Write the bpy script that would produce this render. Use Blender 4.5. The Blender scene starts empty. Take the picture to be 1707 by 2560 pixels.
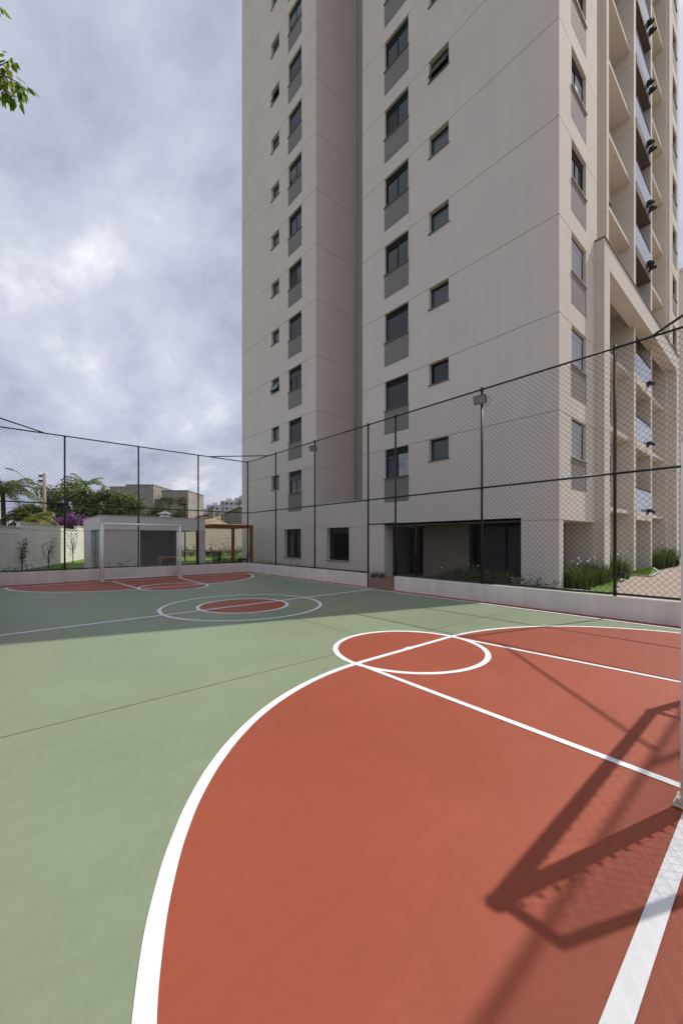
import bpy, bmesh, math, random
from mathutils import Vector, Matrix
R = math.radians
random.seed(7)
scn = bpy.context.scene
COL = scn.collection

# ------------------------------------------------------------------ camera
cam_d = bpy.data.cameras.new('camera')
cam_d.sensor_fit = 'HORIZONTAL'
cam_d.sensor_width = 36.0
cam_d.lens = 36.0 * 983.0 / 1707.0
cam_d.shift_y = 70.0 / 1707.0
cam_d.clip_start = 0.05
cam_d.clip_end = 3000
cam = bpy.data.objects.new('camera', cam_d)
COL.objects.link(cam)
cam.location = (0, 0, 1.65)
cam.rotation_euler = (R(90), 0, -R(41.18))
scn.camera = cam

# ------------------------------------------------------------------ light
SUNV = Vector((0.675, -0.203, 1.0)).normalized()      # towards the sun
elev = math.asin(SUNV.z)
sun_d = bpy.data.lights.new('sun', 'SUN')
sun_d.energy = 1.85
sun_d.angle = R(0.65)
sun_d.color = (1.0, 0.95, 0.88)
sun = bpy.data.objects.new('sun', sun_d)
COL.objects.link(sun)
sun.rotation_euler = SUNV.to_track_quat('Z', 'Y').to_euler()

w = bpy.data.worlds.new('World')
scn.world = w
w.use_nodes = True
nt = w.node_tree
nt.nodes.clear()
N = nt.nodes.new
L = nt.links.new
out = N('ShaderNodeOutputWorld')
bg = N('ShaderNodeBackground')
sky = N('ShaderNodeTexSky')
sky.sky_type = 'NISHITA'
sky.sun_disc = False
sky.sun_elevation = elev
sky.sun_rotation = math.atan2(SUNV.x, SUNV.y)
tc = N('ShaderNodeTexCoord')
sep = N('ShaderNodeSeparateXYZ')
L(tc.outputs['Generated'], sep.inputs[0])
zc = N('ShaderNodeMath'); zc.operation = 'MAXIMUM'; zc.inputs[1].default_value = 0.0
L(sep.outputs['Z'], zc.inputs[0])
za = N('ShaderNodeMath'); za.operation = 'ADD'; za.inputs[1].default_value = 0.35
L(zc.outputs[0], za.inputs[0])
dx = N('ShaderNodeMath'); dx.operation = 'DIVIDE'
dy = N('ShaderNodeMath'); dy.operation = 'DIVIDE'
L(sep.outputs['X'], dx.inputs[0]); L(za.outputs[0], dx.inputs[1])
L(sep.outputs['Y'], dy.inputs[0]); L(za.outputs[0], dy.inputs[1])
cmb = N('ShaderNodeCombineXYZ')
L(dx.outputs[0], cmb.inputs[0]); L(dy.outputs[0], cmb.inputs[1])
mp = N('ShaderNodeMapping')
mp.inputs['Location'].default_value = (9.8, 5.1, 2.7)
mp.inputs['Rotation'].default_value = (0, 0, R(20))
mp.inputs['Scale'].default_value = (1.6, 1.0, 1.0)
L(cmb.outputs[0], mp.inputs[0])
n1 = N('ShaderNodeTexNoise'); n1.inputs['Scale'].default_value = 1.25
n1.inputs['Detail'].default_value = 9.0; n1.inputs['Roughness'].default_value = 0.56
n1.inputs['Distortion'].default_value = 0.30
L(mp.outputs[0], n1.inputs['Vector'])
n2 = N('ShaderNodeTexNoise'); n2.inputs['Scale'].default_value = 4.2
n2.inputs['Detail'].default_value = 8.0; n2.inputs['Roughness'].default_value = 0.6
L(mp.outputs[0], n2.inputs['Vector'])
cm = N('ShaderNodeMix'); cm.inputs[0].default_value = 0.27
L(n1.outputs['Fac'], cm.inputs[2]); L(n2.outputs['Fac'], cm.inputs[3])
cr = N('ShaderNodeValToRGB')
e = cr.color_ramp.elements
e[0].position = 0.35; e[0].color = (0.235, 0.260, 0.345, 1)
e[1].position = 0.675; e[1].color = (0.800, 0.805, 0.835, 1)
m_ = cr.color_ramp.elements.new(0.46); m_.color = (0.375, 0.400, 0.500, 1)
m_ = cr.color_ramp.elements.new(0.58); m_.color = (0.520, 0.545, 0.630, 1)
L(cm.outputs[0], cr.inputs[0])
skm = N('ShaderNodeMix'); skm.data_type = 'RGBA'; skm.blend_type = 'MULTIPLY'
skm.inputs[0].default_value = 1.0
L(sky.outputs[0], skm.inputs[6]); skm.inputs[7].default_value = (0.1, 0.1, 0.1, 1)
mix = N('ShaderNodeMix'); mix.data_type = 'RGBA'; mix.inputs[0].default_value = 0.93
L(skm.outputs[2], mix.inputs[6]); L(cr.outputs[0], mix.inputs[7])
L(mix.outputs[2], bg.inputs['Color'])
bg.inputs['Strength'].default_value = 0.68
L(bg.outputs[0], out.inputs[0])

scn.view_settings.view_transform = 'Standard'
scn.view_settings.look = 'None'
scn.view_settings.exposure = 0.95
scn.view_settings.gamma = 1.0
scn.render.engine = 'CYCLES'
scn.cycles.max_bounces = 8
scn.cycles.diffuse_bounces = 4
scn.cycles.transparent_max_bounces = 16

# ------------------------------------------------------------------ materials
def mat(name, col, rough=0.7, var=0.0, vscale=3.0, bump=0.0, bscale=60.0, spec=0.5, metal=0.0, detail=4.0):
    m = bpy.data.materials.new(name)
    m.use_nodes = True
    t = m.node_tree
    b = t.nodes['Principled BSDF']
    b.inputs['Base Color'].default_value = (*col, 1)
    b.inputs['Roughness'].default_value = rough
    b.inputs['Specular IOR Level'].default_value = spec
    b.inputs['Metallic'].default_value = metal
    tcn = t.nodes.new('ShaderNodeTexCoord')
    if var > 0:
        n = t.nodes.new('ShaderNodeTexNoise')
        n.inputs['Scale'].default_value = vscale
        n.inputs['Detail'].default_value = detail
        t.links.new(tcn.outputs['Object'], n.inputs['Vector'])
        r_ = t.nodes.new('ShaderNodeValToRGB')
        r_.color_ramp.elements[0].position = 0.28
        r_.color_ramp.elements[1].position = 0.72
        r_.color_ramp.elements[0].color = tuple(c * (1 - var) for c in col) + (1,)
        r_.color_ramp.elements[1].color = tuple(min(1, c * (1 + var)) for c in col) + (1,)
        t.links.new(n.outputs['Fac'], r_.inputs[0])
        t.links.new(r_.outputs[0], b.inputs['Base Color'])
    if bump > 0:
        n2 = t.nodes.new('ShaderNodeTexNoise')
        n2.inputs['Scale'].default_value = bscale
        n2.inputs['Detail'].default_value = 3.0
        t.links.new(tcn.outputs['Object'], n2.inputs['Vector'])
        bm_ = t.nodes.new('ShaderNodeBump')
        bm_.inputs['Strength'].default_value = bump
        bm_.inputs['Distance'].default_value = 0.01
        t.links.new(n2.outputs['Fac'], bm_.inputs['Height'])
        t.links.new(bm_.outputs[0], b.inputs['Normal'])
    return m

def court_mat(name, col, var, rough):
    """acrylic court paint: broad cloudy wear, roller streaks, fine speckle"""
    m = mat(name, col, rough, spec=0.4)
    t = m.node_tree
    b = t.nodes['Principled BSDF']
    tcn = t.nodes.new('ShaderNodeTexCoord')
    na = t.nodes.new('ShaderNodeTexNoise'); na.inputs['Scale'].default_value = 0.55; na.inputs['Detail'].default_value = 6; na.inputs['Roughness'].default_value = 0.6
    t.links.new(tcn.outputs['Object'], na.inputs['Vector'])
    mpn = t.nodes.new('ShaderNodeMapping'); mpn.inputs['Scale'].default_value = (0.6, 9.0, 1)
    t.links.new(tcn.outputs['Object'], mpn.inputs['Vector'])
    nb = t.nodes.new('ShaderNodeTexNoise'); nb.inputs['Scale'].default_value = 1.0; nb.inputs['Detail'].default_value = 4
    t.links.new(mpn.outputs[0], nb.inputs['Vector'])
    ad = t.nodes.new('ShaderNodeMath'); ad.operation = 'MULTIPLY_ADD'; ad.inputs[1].default_value = 0.35
    t.links.new(nb.outputs['Fac'], ad.inputs[0]); t.links.new(na.outputs['Fac'], ad.inputs[2])
    r_ = t.nodes.new('ShaderNodeValToRGB')
    r_.color_ramp.elements[0].position = 0.50; r_.color_ramp.elements[1].position = 0.88
    r_.color_ramp.elements[0].color = tuple(c * (1 - var) for c in col) + (1,)
    r_.color_ramp.elements[1].color = tuple(c * (1 + var) + 0.008 for c in col) + (1,)
    t.links.new(ad.outputs[0], r_.inputs[0])
    ng = t.nodes.new('ShaderNodeTexNoise'); ng.inputs['Scale'].default_value = 11.0; ng.inputs['Detail'].default_value = 9; ng.inputs['Roughness'].default_value = 0.7
    t.links.new(tcn.outputs['Object'], ng.inputs['Vector'])
    gr = t.nodes.new('ShaderNodeMapRange'); gr.inputs[1].default_value = 0.32; gr.inputs[2].default_value = 0.68; gr.inputs[3].default_value = 0.955; gr.inputs[4].default_value = 1.045
    t.links.new(ng.outputs['Fac'], gr.inputs[0])
    # scuffs: sparse thin pale strokes
    mps = t.nodes.new('ShaderNodeMapping'); mps.inputs['Rotation'].default_value = (0, 0, 0.9); mps.inputs['Scale'].default_value = (1.2, 9.0, 1)
    t.links.new(tcn.outputs['Object'], mps.inputs['Vector'])
    ns = t.nodes.new('ShaderNodeTexNoise'); ns.inputs['Scale'].default_value = 2.0; ns.inputs['Detail'].default_value = 6; ns.inputs['Distortion'].default_value = 1.2
    t.links.new(mps.outputs[0], ns.inputs['Vector'])
    sr = t.nodes.new('ShaderNodeMapRange'); sr.inputs[1].default_value = 0.66; sr.inputs[2].default_value = 0.80; sr.inputs[3].default_value = 0.0; sr.inputs[4].default_value = 0.22
    t.links.new(ns.outputs['Fac'], sr.inputs[0])
    mg = t.nodes.new('ShaderNodeMix'); mg.data_type = 'RGBA'; mg.blend_type = 'MULTIPLY'; mg.inputs[0].default_value = 1.0
    t.links.new(r_.outputs[0], mg.inputs[6]); t.links.new(gr.outputs[0], mg.inputs[7])
    ms = t.nodes.new('ShaderNodeMix'); ms.data_type = 'RGBA'; ms.inputs[7].default_value = tuple(c * 0.75 + 0.10 for c in col) + (1,)
    t.links.new(sr.outputs[0], ms.inputs[0]); t.links.new(mg.outputs[2], ms.inputs[6])
    # small dark / light flecks
    vo = t.nodes.new('ShaderNodeTexVoronoi'); vo.inputs['Scale'].default_value = 3.0
    t.links.new(tcn.outputs['Object'], vo.inputs['Vector'])
    lt = t.nodes.new('ShaderNodeMath'); lt.operation = 'LESS_THAN'; lt.inputs[1].default_value = 0.016
    t.links.new(vo.outputs['Distance'], lt.inputs[0])
    wn = t.nodes.new('ShaderNodeSeparateColor'); t.links.new(vo.outputs['Color'], wn.inputs[0])
    fk = t.nodes.new('ShaderNodeValToRGB')
    fk.color_ramp.interpolation = 'CONSTANT'
    fk.color_ramp.elements[0].color = tuple(c * 0.55 for c in col) + (1,)
    fk.color_ramp.elements[1].position = 0.5; fk.color_ramp.elements[1].color = (0.4, 0.38, 0.32, 1)
    t.links.new(wn.outputs[0], fk.inputs[0])
    gt = t.nodes.new('ShaderNodeMath'); gt.operation = 'GREATER_THAN'; gt.inputs[1].default_value = 0.55
    t.links.new(wn.outputs[1], gt.inputs[0])
    ml = t.nodes.new('ShaderNodeMath'); ml.operation = 'MULTIPLY'
    t.links.new(gt.outputs[0], ml.inputs[0]); t.links.new(lt.outputs[0], ml.inputs[1])
    mx = t.nodes.new('ShaderNodeMix'); mx.data_type = 'RGBA'
    t.links.new(ml.outputs[0], mx.inputs[0]); t.links.new(ms.outputs[2], mx.inputs[6]); t.links.new(fk.outputs[0], mx.inputs[7])
    t.links.new(mx.outputs[2], b.inputs['Base Color'])
    nf = t.nodes.new('ShaderNodeTexNoise'); nf.inputs['Scale'].default_value = 220; nf.inputs['Detail'].default_value = 2
    t.links.new(tcn.outputs['Object'], nf.inputs['Vector'])
    bp = t.nodes.new('ShaderNodeBump'); bp.inputs['Strength'].default_value = 0.12; bp.inputs['Distance'].default_value = 0.004
    t.links.new(nf.outputs['Fac'], bp.inputs['Height']); t.links.new(bp.outputs[0], b.inputs['Normal'])
    return m

def weather(m, amt=0.10, sx=1.4, foot=False):
    """faint vertical rain streaks and broad blotches over the paint colour"""
    t = m.node_tree; b = t.nodes['Principled BSDF']
    src = b.inputs['Base Color'].links[0].from_socket
    tcn = t.nodes.new('ShaderNodeTexCoord')
    mpn = t.nodes.new('ShaderNodeMapping'); mpn.inputs['Scale'].default_value = (sx * 2.2, sx * 2.2, 0.10)
    t.links.new(tcn.outputs['Object'], mpn.inputs['Vector'])
    n = t.nodes.new('ShaderNodeTexNoise'); n.inputs['Scale'].default_value = 1.0; n.inputs['Detail'].default_value = 7; n.inputs['Roughness'].default_value = 0.65
    t.links.new(mpn.outputs[0], n.inputs['Vector'])
    nb = t.nodes.new('ShaderNodeTexNoise'); nb.inputs['Scale'].default_value = 0.35; nb.inputs['Detail'].default_value = 6
    t.links.new(tcn.outputs['Object'], nb.inputs['Vector'])
    av = t.nodes.new('ShaderNodeMath'); av.operation = 'MULTIPLY_ADD'; av.inputs[1].default_value = 0.8
    t.links.new(nb.outputs['Fac'], av.inputs[0]); t.links.new(n.outputs['Fac'], av.inputs[2])
    mr = t.nodes.new('ShaderNodeMapRange'); mr.inputs[1].default_value = 0.62; mr.inputs[2].default_value = 1.12
    mr.inputs[3].default_value = 1.0 - amt; mr.inputs[4].default_value = 1.0 + amt * 0.35
    t.links.new(av.outputs[0], mr.inputs[0])
    mx = t.nodes.new('ShaderNodeMix'); mx.data_type = 'RGBA'; mx.blend_type = 'MULTIPLY'; mx.inputs[0].default_value = 1.0
    t.links.new(src, mx.inputs[6]); t.links.new(mr.outputs[0], mx.inputs[7])
    t.links.new(mx.outputs[2], b.inputs['Base Color'])

def brick_mat(name, c1, c2, mortar, scale, bw=0.2, rh=0.1, rot=0.0, rough=0.85):
    m = mat(name, c1, rough)
    t = m.node_tree
    b = t.nodes['Principled BSDF']
    tcn = t.nodes.new('ShaderNodeTexCoord')
    mpn = t.nodes.new('ShaderNodeMapping'); mpn.inputs['Rotation'].default_value = (0, 0, rot)
    t.links.new(tcn.outputs['Object'], mpn.inputs['Vector'])
    k = t.nodes.new('ShaderNodeTexBrick')
    k.inputs['Scale'].default_value = scale
    k.inputs['Color1'].default_value = (*c1, 1); k.inputs['Color2'].default_value = (*c2, 1)
    k.inputs['Mortar'].default_value = (*mortar, 1)
    k.inputs['Mortar Size'].default_value = 0.006
    k.inputs['Brick Width'].default_value = bw; k.inputs['Row Height'].default_value = rh
    t.links.new(mpn.outputs[0], k.inputs['Vector'])
    t.links.new(k.outputs['Color'], b.inputs['Base Color'])
    bp = t.nodes.new('ShaderNodeBump'); bp.inputs['Strength'].default_value = 0.4; bp.inputs['Distance'].default_value = 0.004; bp.invert = True
    t.links.new(k.outputs['Fac'], bp.inputs['Height']); t.links.new(bp.outputs[0], b.inputs['Normal'])
    return m

def leaf_mat(name, c1, c2, trans=0.35):
    m = bpy.data.materials.new(name)
    m.use_nodes = True
    t = m.node_tree
    b = t.nodes['Principled BSDF']
    b.inputs['Roughness'].default_value = 0.5
    g = t.nodes.new('ShaderNodeNewGeometry')
    r_ = t.nodes.new('ShaderNodeValToRGB')
    r_.color_ramp.elements[0].color = (*c1, 1); r_.color_ramp.elements[1].color = (*c2, 1)
    t.links.new(g.outputs['Random Per Island'], r_.inputs[0])
    t.links.new(r_.outputs[0], b.inputs['Base Color'])
    tr = t.nodes.new('ShaderNodeBsdfTranslucent')
    t.links.new(r_.outputs[0], tr.inputs['Color'])
    mx = t.nodes.new('ShaderNodeMixShader'); mx.inputs[0].default_value = trans
    t.links.new(b.outputs[0], mx.inputs[1]); t.links.new(tr.outputs[0], mx.inputs[2])
    t.links.new(mx.outputs[0], t.nodes['Material Output'].inputs['Surface'])
    return m

M = {}
M['green'] = court_mat('court_green', (0.216, 0.266, 0.162), 0.06, 0.56)
M['red'] = court_mat('court_red', (0.312, 0.065, 0.028), 0.055, 0.58)
M['line'] = mat('line_paint', (0.80, 0.80, 0.795), 0.55, 0.07, 5.0, 0.15, 150, detail=9)
M['seam'] = mat('joint_sealant', (0.20, 0.20, 0.10), 0.8, 0.2, 6)
M['kerb'] = mat('low_wall_render', (0.74, 0.68, 0.62), 0.85, 0.07, 1.6, 0.5, 90, detail=8)
M['facade'] = mat('facade_render', (0.72, 0.645, 0.578), 0.9, 0.035, 0.5, 0.6, 110, detail=8)
M['facade_light'] = mat('facade_cream', (0.68, 0.615, 0.53), 0.9, 0.03, 0.5, 0.5, 110, detail=8)
M['panel'] = mat('grey_panel', (0.245, 0.225, 0.205), 0.85, 0.04, 1.0, 0.5, 120)
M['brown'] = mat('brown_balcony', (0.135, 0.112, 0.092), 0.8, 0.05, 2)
M['frame'] = mat('dark_frame', (0.010, 0.010, 0.011), 0.6, spec=0.2)
M['sill'] = mat('stone_sill', (0.16, 0.14, 0.125), 0.6, 0.1, 20)
M['sill_light'] = mat('pale_sill', (0.42, 0.38, 0.33), 0.6, 0.1, 20)
M['glass'] = mat('window_glass', (0.008, 0.009, 0.012), 0.03, spec=0.5)
M['glass'].node_tree.nodes['Principled BSDF'].inputs['IOR'].default_value = 1.62
M['glass_frost'] = mat('frosted_glass', (0.085, 0.095, 0.10), 0.2, 0.1, 4, spec=0.6)
M['glass_rail'] = mat('railing_glass', (0.30, 0.33, 0.38), 0.04, spec=1.0)
M['glass_rail'].node_tree.nodes['Principled BSDF'].inputs['IOR'].default_value = 1.9
M['shutter'] = mat('shutter_slats', (0.075, 0.075, 0.092), 0.45, 0.06, 3)
M['shutter_pale'] = mat('pale_shutter_slats', (0.42, 0.43, 0.47), 0.45, 0.05, 3)
M['curtain'] = mat('white_curtain', (0.36, 0.37, 0.40), 0.6, 0.3, 3)
M['blind'] = mat('pale_blind', (0.22, 0.21, 0.20), 0.8, 0.1, 6)
M['metal_cap'] = mat('pale_metal_cap', (0.62, 0.62, 0.66), 0.35, metal=0.3)
M['pipe'] = mat('downpipe', (0.52, 0.46, 0.41), 0.6)
M['fence'] = mat('dark_green_pipe', (0.012, 0.020, 0.015), 0.35, 0.2, 8)
M['wire'] = mat('green_wire', (0.030, 0.036, 0.031), 0.4)
M['goal'] = mat('white_tube', (0.84, 0.84, 0.86), 0.3, 0.03, 5)
M['net'] = mat('white_net', (0.78, 0.78, 0.76), 0.7)
M['plate'] = mat('worn_base_plate', (0.55, 0.50, 0.40), 0.6, 0.35, 30, 0.4, 60)
M['black'] = mat('black_plastic', (0.012, 0.012, 0.013), 0.4)
M['led'] = mat('led_lens', (0.27, 0.265, 0.25), 0.25, 0.05, 30)
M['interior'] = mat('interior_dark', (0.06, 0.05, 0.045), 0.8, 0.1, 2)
M['interior_wall'] = mat('interior_wall', (0.27, 0.215, 0.165), 0.85, 0.08, 1)
M['paver'] = brick_mat('paver', (0.40, 0.315, 0.25), (0.345, 0.27, 0.215), (0.19, 0.15, 0.12), 1.0, 0.2, 0.1, 0.6)
M['paver_brown'] = brick_mat('paver_brown', (0.30, 0.185, 0.12), (0.25, 0.15, 0.1), (0.15, 0.09, 0.06), 1.0, 0.2, 0.1)
M['kerbstone'] = mat('kerb_stone', (0.36, 0.33, 0.29), 0.9, 0.12, 6, 0.4, 60)
M['soil'] = mat('soil', (0.10, 0.07, 0.045), 0.95, 0.3, 8, 0.8, 40)
M['earth'] = mat('earth', (0.17, 0.15, 0.10), 0.95, 0.3, 0.3, 0.5, 4)
M['lawn'] = mat('lawn', (0.105, 0.185, 0.018), 0.9, 0.35, 5, 1.0, 60)
M['blade'] = leaf_mat('grass_blade', (0.10, 0.19, 0.012), (0.19, 0.29, 0.03), 0.3)
M['iris'] = leaf_mat('strap_leaf', (0.05, 0.09, 0.02), (0.115, 0.175, 0.035), 0.3)
M['shrub'] = leaf_mat('shrub_leaf', (0.045, 0.062, 0.026), (0.12, 0.13, 0.055), 0.25)
M['leaf'] = leaf_mat('tree_leaf', (0.085, 0.125, 0.03), (0.25, 0.285, 0.10), 0.42)
M['leaf_near'] = leaf_mat('bright_leaf', (0.09, 0.17, 0.006), (0.27, 0.40, 0.02), 0.6)
M['palm'] = leaf_mat('palm_leaf', (0.08, 0.12, 0.045), (0.20, 0.25, 0.09), 0.35)
M['palm_gold'] = leaf_mat('areca_leaf', (0.16, 0.16, 0.02), (0.30, 0.27, 0.045), 0.35)
M['creeper'] = leaf_mat('creeper_leaf', (0.10, 0.115, 0.035), (0.23, 0.24, 0.08), 0.3)
M['purple'] = leaf_mat('purple_bract', (0.20, 0.055, 0.20), (0.36, 0.13, 0.38), 0.3)
M['white_petal'] = mat('white_petal', (0.8, 0.8, 0.78), 0.6)
M['bark'] = mat('bark', (0.085, 0.065, 0.05), 0.95, 0.3, 8, 0.8, 30)
M['twig'] = mat('twig', (0.075, 0.06, 0.045), 0.9, 0.2, 8)
M['boundary'] = mat('boundary_wall_paint', (0.79, 0.745, 0.69), 0.9, 0.04, 0.8, 0.4, 80, detail=8)
M['boundary_cream'] = mat('boundary_cream_paint', (0.74, 0.645, 0.53), 0.9, 0.04, 0.8, 0.4, 80, detail=8)
M['coping'] = mat('coping', (0.62, 0.59, 0.56), 0.8, 0.06, 4)
M['pav_white'] = mat('pavilion_white', (0.80, 0.77, 0.72), 0.9, 0.03, 1, 0.3, 80)
M['pav_grey'] = mat('pavilion_mauve', (0.70, 0.61, 0.585), 0.9, 0.04, 1, 0.4, 80)
M['pav_dark'] = mat('pavilion_dark_tile', (0.02, 0.02, 0.026), 0.45, 0.5, 9)
M['door_grey'] = mat('door_grey', (0.34, 0.33, 0.33), 0.5)
M['wood'] = mat('pergola_wood', (0.255, 0.082, 0.02), 0.6, 0.25, 6, 0.3, 40)
M['wood_orange'] = mat('orange_wood', (0.38, 0.15, 0.035), 0.6, 0.2, 6)
M['wood_dark'] = mat('bench_wood', (0.06, 0.042, 0.032), 0.7, 0.2, 6)
M['pole'] = mat('concrete_pole', (0.30, 0.245, 0.19), 0.9, 0.12, 4)
M['stone'] = mat('rough_block_wall', (0.35, 0.32, 0.28), 0.95, 0.28, 1.2, 0.8, 4, detail=8)
M['concrete'] = mat('bare_concrete', (0.30, 0.27, 0.235), 0.95, 0.18, 0.8, 0.5, 8, detail=8)
M['tile'] = mat('roof_tile', (0.44, 0.34, 0.21), 0.9, 0.15, 3, 0.5, 6)
M['far_white'] = mat('far_white_wall', (0.58, 0.58, 0.60), 0.9, 0.04, 0.1)
M['far_grey'] = mat('far_grey_wall', (0.26, 0.26, 0.28), 0.9, 0.04, 0.1)
M['far_glass'] = mat('far_window', (0.055, 0.06, 0.075), 0.3)
M['cream_wall'] = mat('cream_house_wall', (0.56, 0.48, 0.37), 0.9, 0.08, 0.8)

for k_, am in (('facade', .045), ('facade_light', .07), ('kerb', .16), ('boundary', .14), ('boundary_cream', .10), ('pav_white', .07), ('pav_grey', .08), ('panel', .10), ('concrete', .2), ('far_white', .08)):
    weather(M[k_], am)

# ------------------------------------------------------------------ helpers
class MB:
    def __init__(s):
        s.v = []; s.f = []
    def quad(s, a, b, c, d):
        n = len(s.v); s.v += [a, b, c, d]; s.f.append((n, n + 1, n + 2, n + 3)); return s
    def tri(s, a, b, c):
        n = len(s.v); s.v += [a, b, c]; s.f.append((n, n + 1, n + 2)); return s
    def poly(s, pts):
        n = len(s.v); s.v += list(pts); s.f.append(tuple(range(n, n + len(pts)))); return s
    def box(s, x0, x1, y0, y1, z0, z1, bev=0.0):
        if bev > 0:
            b = bmesh.new()
            bmesh.ops.create_cube(b, size=1)
            for q in b.verts:
                q.co = Vector(((x0 + x1) / 2 + q.co.x * (x1 - x0), (y0 + y1) / 2 + q.co.y * (y1 - y0), (z0 + z1) / 2 + q.co.z * (z1 - z0)))
            bmesh.ops.bevel(b, geom=b.edges[:], offset=bev, segments=1, affect='EDGES')
            n = len(s.v); b.verts.index_update()
            s.v += [tuple(q.co) for q in b.verts]
            s.f += [tuple(n + q.index for q in f.verts) for f in b.faces]
            b.free(); return s
        n = len(s.v)
        s.v += [(x0, y0, z0), (x1, y0, z0), (x1, y1, z0), (x0, y1, z0), (x0, y0, z1), (x1, y0, z1), (x1, y1, z1), (x0, y1, z1)]
        for q in ((0, 3, 2, 1), (4, 5, 6, 7), (0, 1, 5, 4), (1, 2, 6, 5), (2, 3, 7, 6), (3, 0, 4, 7)):
            s.f.append(tuple(n + i for i in q))
        return s
    def tube(s, pts, r, seg=8, r1=None, cap=True):
        """tube through points; radius r tapering to r1"""
        pts = [Vector(p) for p in pts]
        k = len(pts); base = len(s.v)
        prev = None
        for i, p in enumerate(pts):
            d = (pts[min(i + 1, k - 1)] - pts[max(i - 1, 0)]).normalized()
            if prev is None:
                a = Vector((0, 0, 1)) if abs(d.z) < 0.9 else Vector((1, 0, 0))
                u = d.cross(a).normalized()
            else:
                u = (prev - d * prev.dot(d)).normalized()
            prev = u
            vv = d.cross(u)
            rr = r if r1 is None else r + (r1 - r) * i / (k - 1)
            for j in range(seg):
                t = 2 * math.pi * j / seg
                q = p + u * (math.cos(t) * rr) + vv * (math.sin(t) * rr)
                s.v.append(tuple(q))
        for i in range(k - 1):
            for j in range(seg):
                a = base + i * seg + j; b = base + i * seg + (j + 1) % seg
                s.f.append((a, b, b + seg, a + seg))
        if cap:
            s.f.append(tuple(base + j for j in reversed(range(seg))))
            s.f.append(tuple(base + (k - 1) * seg + j for j in range(seg)))
        return s
    def mesh(s, name, m, smooth=False):
        me = bpy.data.meshes.new(name)
        me.from_pydata([tuple(p) for p in s.v], [], s.f)
        me.materials.append(M[m] if isinstance(m, str) else m)
        if smooth:
            for p in me.polygons: p.use_smooth = True
        me.update()
        return me
    def build(s, name, m, parent=None, smooth=False):
        o = bpy.data.objects.new(name, s.mesh(name, m, smooth))
        COL.objects.link(o)
        if parent: o.parent = parent
        return o

def link(name, me, parent=None, loc=(0, 0, 0), rz=0.0):
    o = bpy.data.objects.new(name, me)
    COL.objects.link(o)
    if parent: o.parent = parent
    o.location = loc; o.rotation_euler = (0, 0, rz)
    return o

def tag(o, label, cat, group=None, kind=None):
    o['label'] = label; o['category'] = cat
    if group: o['group'] = group
    if kind: o['kind'] = kind
    return o

def thing(name, label, cat, loc=(0, 0, 0), rz=0.0, group=None):
    o = bpy.data.objects.new(name, None)
    o.empty_display_size = 0.2
    COL.objects.link(o)
    o.location = loc; o.rotation_euler = (0, 0, rz)
    return tag(o, label, cat, group)

def struct(o):
    o['kind'] = 'structure'; return o

# ------------------------------------------------------------------ ground and court
CX, Y0, Y1 = 4.70, 0.39, 17.78
XL, XR = -0.08, 9.43
YM = (Y0 + Y1) / 2
FX0, FX1, FY0, FY1 = -0.50, 9.85, -0.47, 18.70      # fence lines
struct(MB().box(-900, 900, -900, 900, -0.30, -0.05).build('ground', 'earth'))
court = struct(MB().box(FX0, FX1, FY0, FY1, -0.04, 0.0).build('court_floor', 'red'))
LW = 0.08
def flat(name, pts, z, m):
    return MB().poly([(x, y, z) for x, y in pts]).build(name, m, court)
def jit(t, r, k):
    a = t * r
    return 0.0012 * math.sin(a * 5.1 + k * 2) + 0.0007 * math.sin(a * 17.3 + k * 5)
def ring(name, cx, cy, r, a0, a1, z, m='line', wd=LW, n=120, ex=0.0):
    b = MB()
    for i in range(n):
        t0 = a0 + (a1 - a0) * i / n; t1 = a0 + (a1 - a0) * (i + 1) / n
        ri, ro = r - wd / 2 + jit(t0, r, 1), r + wd / 2 + jit(t0, r, 2)
        ri1, ro1 = r - wd / 2 + jit(t1, r, 1), r + wd / 2 + jit(t1, r, 2)
        b.quad((cx + (ri + ex) * math.cos(t0), cy + ri * math.sin(t0), z), (cx + (ro + ex) * math.cos(t0), cy + ro * math.sin(t0), z),
               (cx + (ro1 + ex) * math.cos(t1), cy + ro1 * math.sin(t1), z), (cx + (ri1 + ex) * math.cos(t1), cy + ri1 * math.sin(t1), z))
    return b.build(name, m, court)
def stripe(name, a, b, z, wd=LW, m='line'):
    a = Vector(a); b = Vector(b)
    n = (b - a).normalized(); n = Vector((-n.y, n.x)) * wd / 2
    return flat(name, [a - n, b - n, b + n, a + n], z, m)
flat('green_zone', [(XL, Y0), (XR, Y0), (XR, Y1), (XL, Y1)], 0.0015, 'green')
RA = 3.42; EX = 0.075
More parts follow.
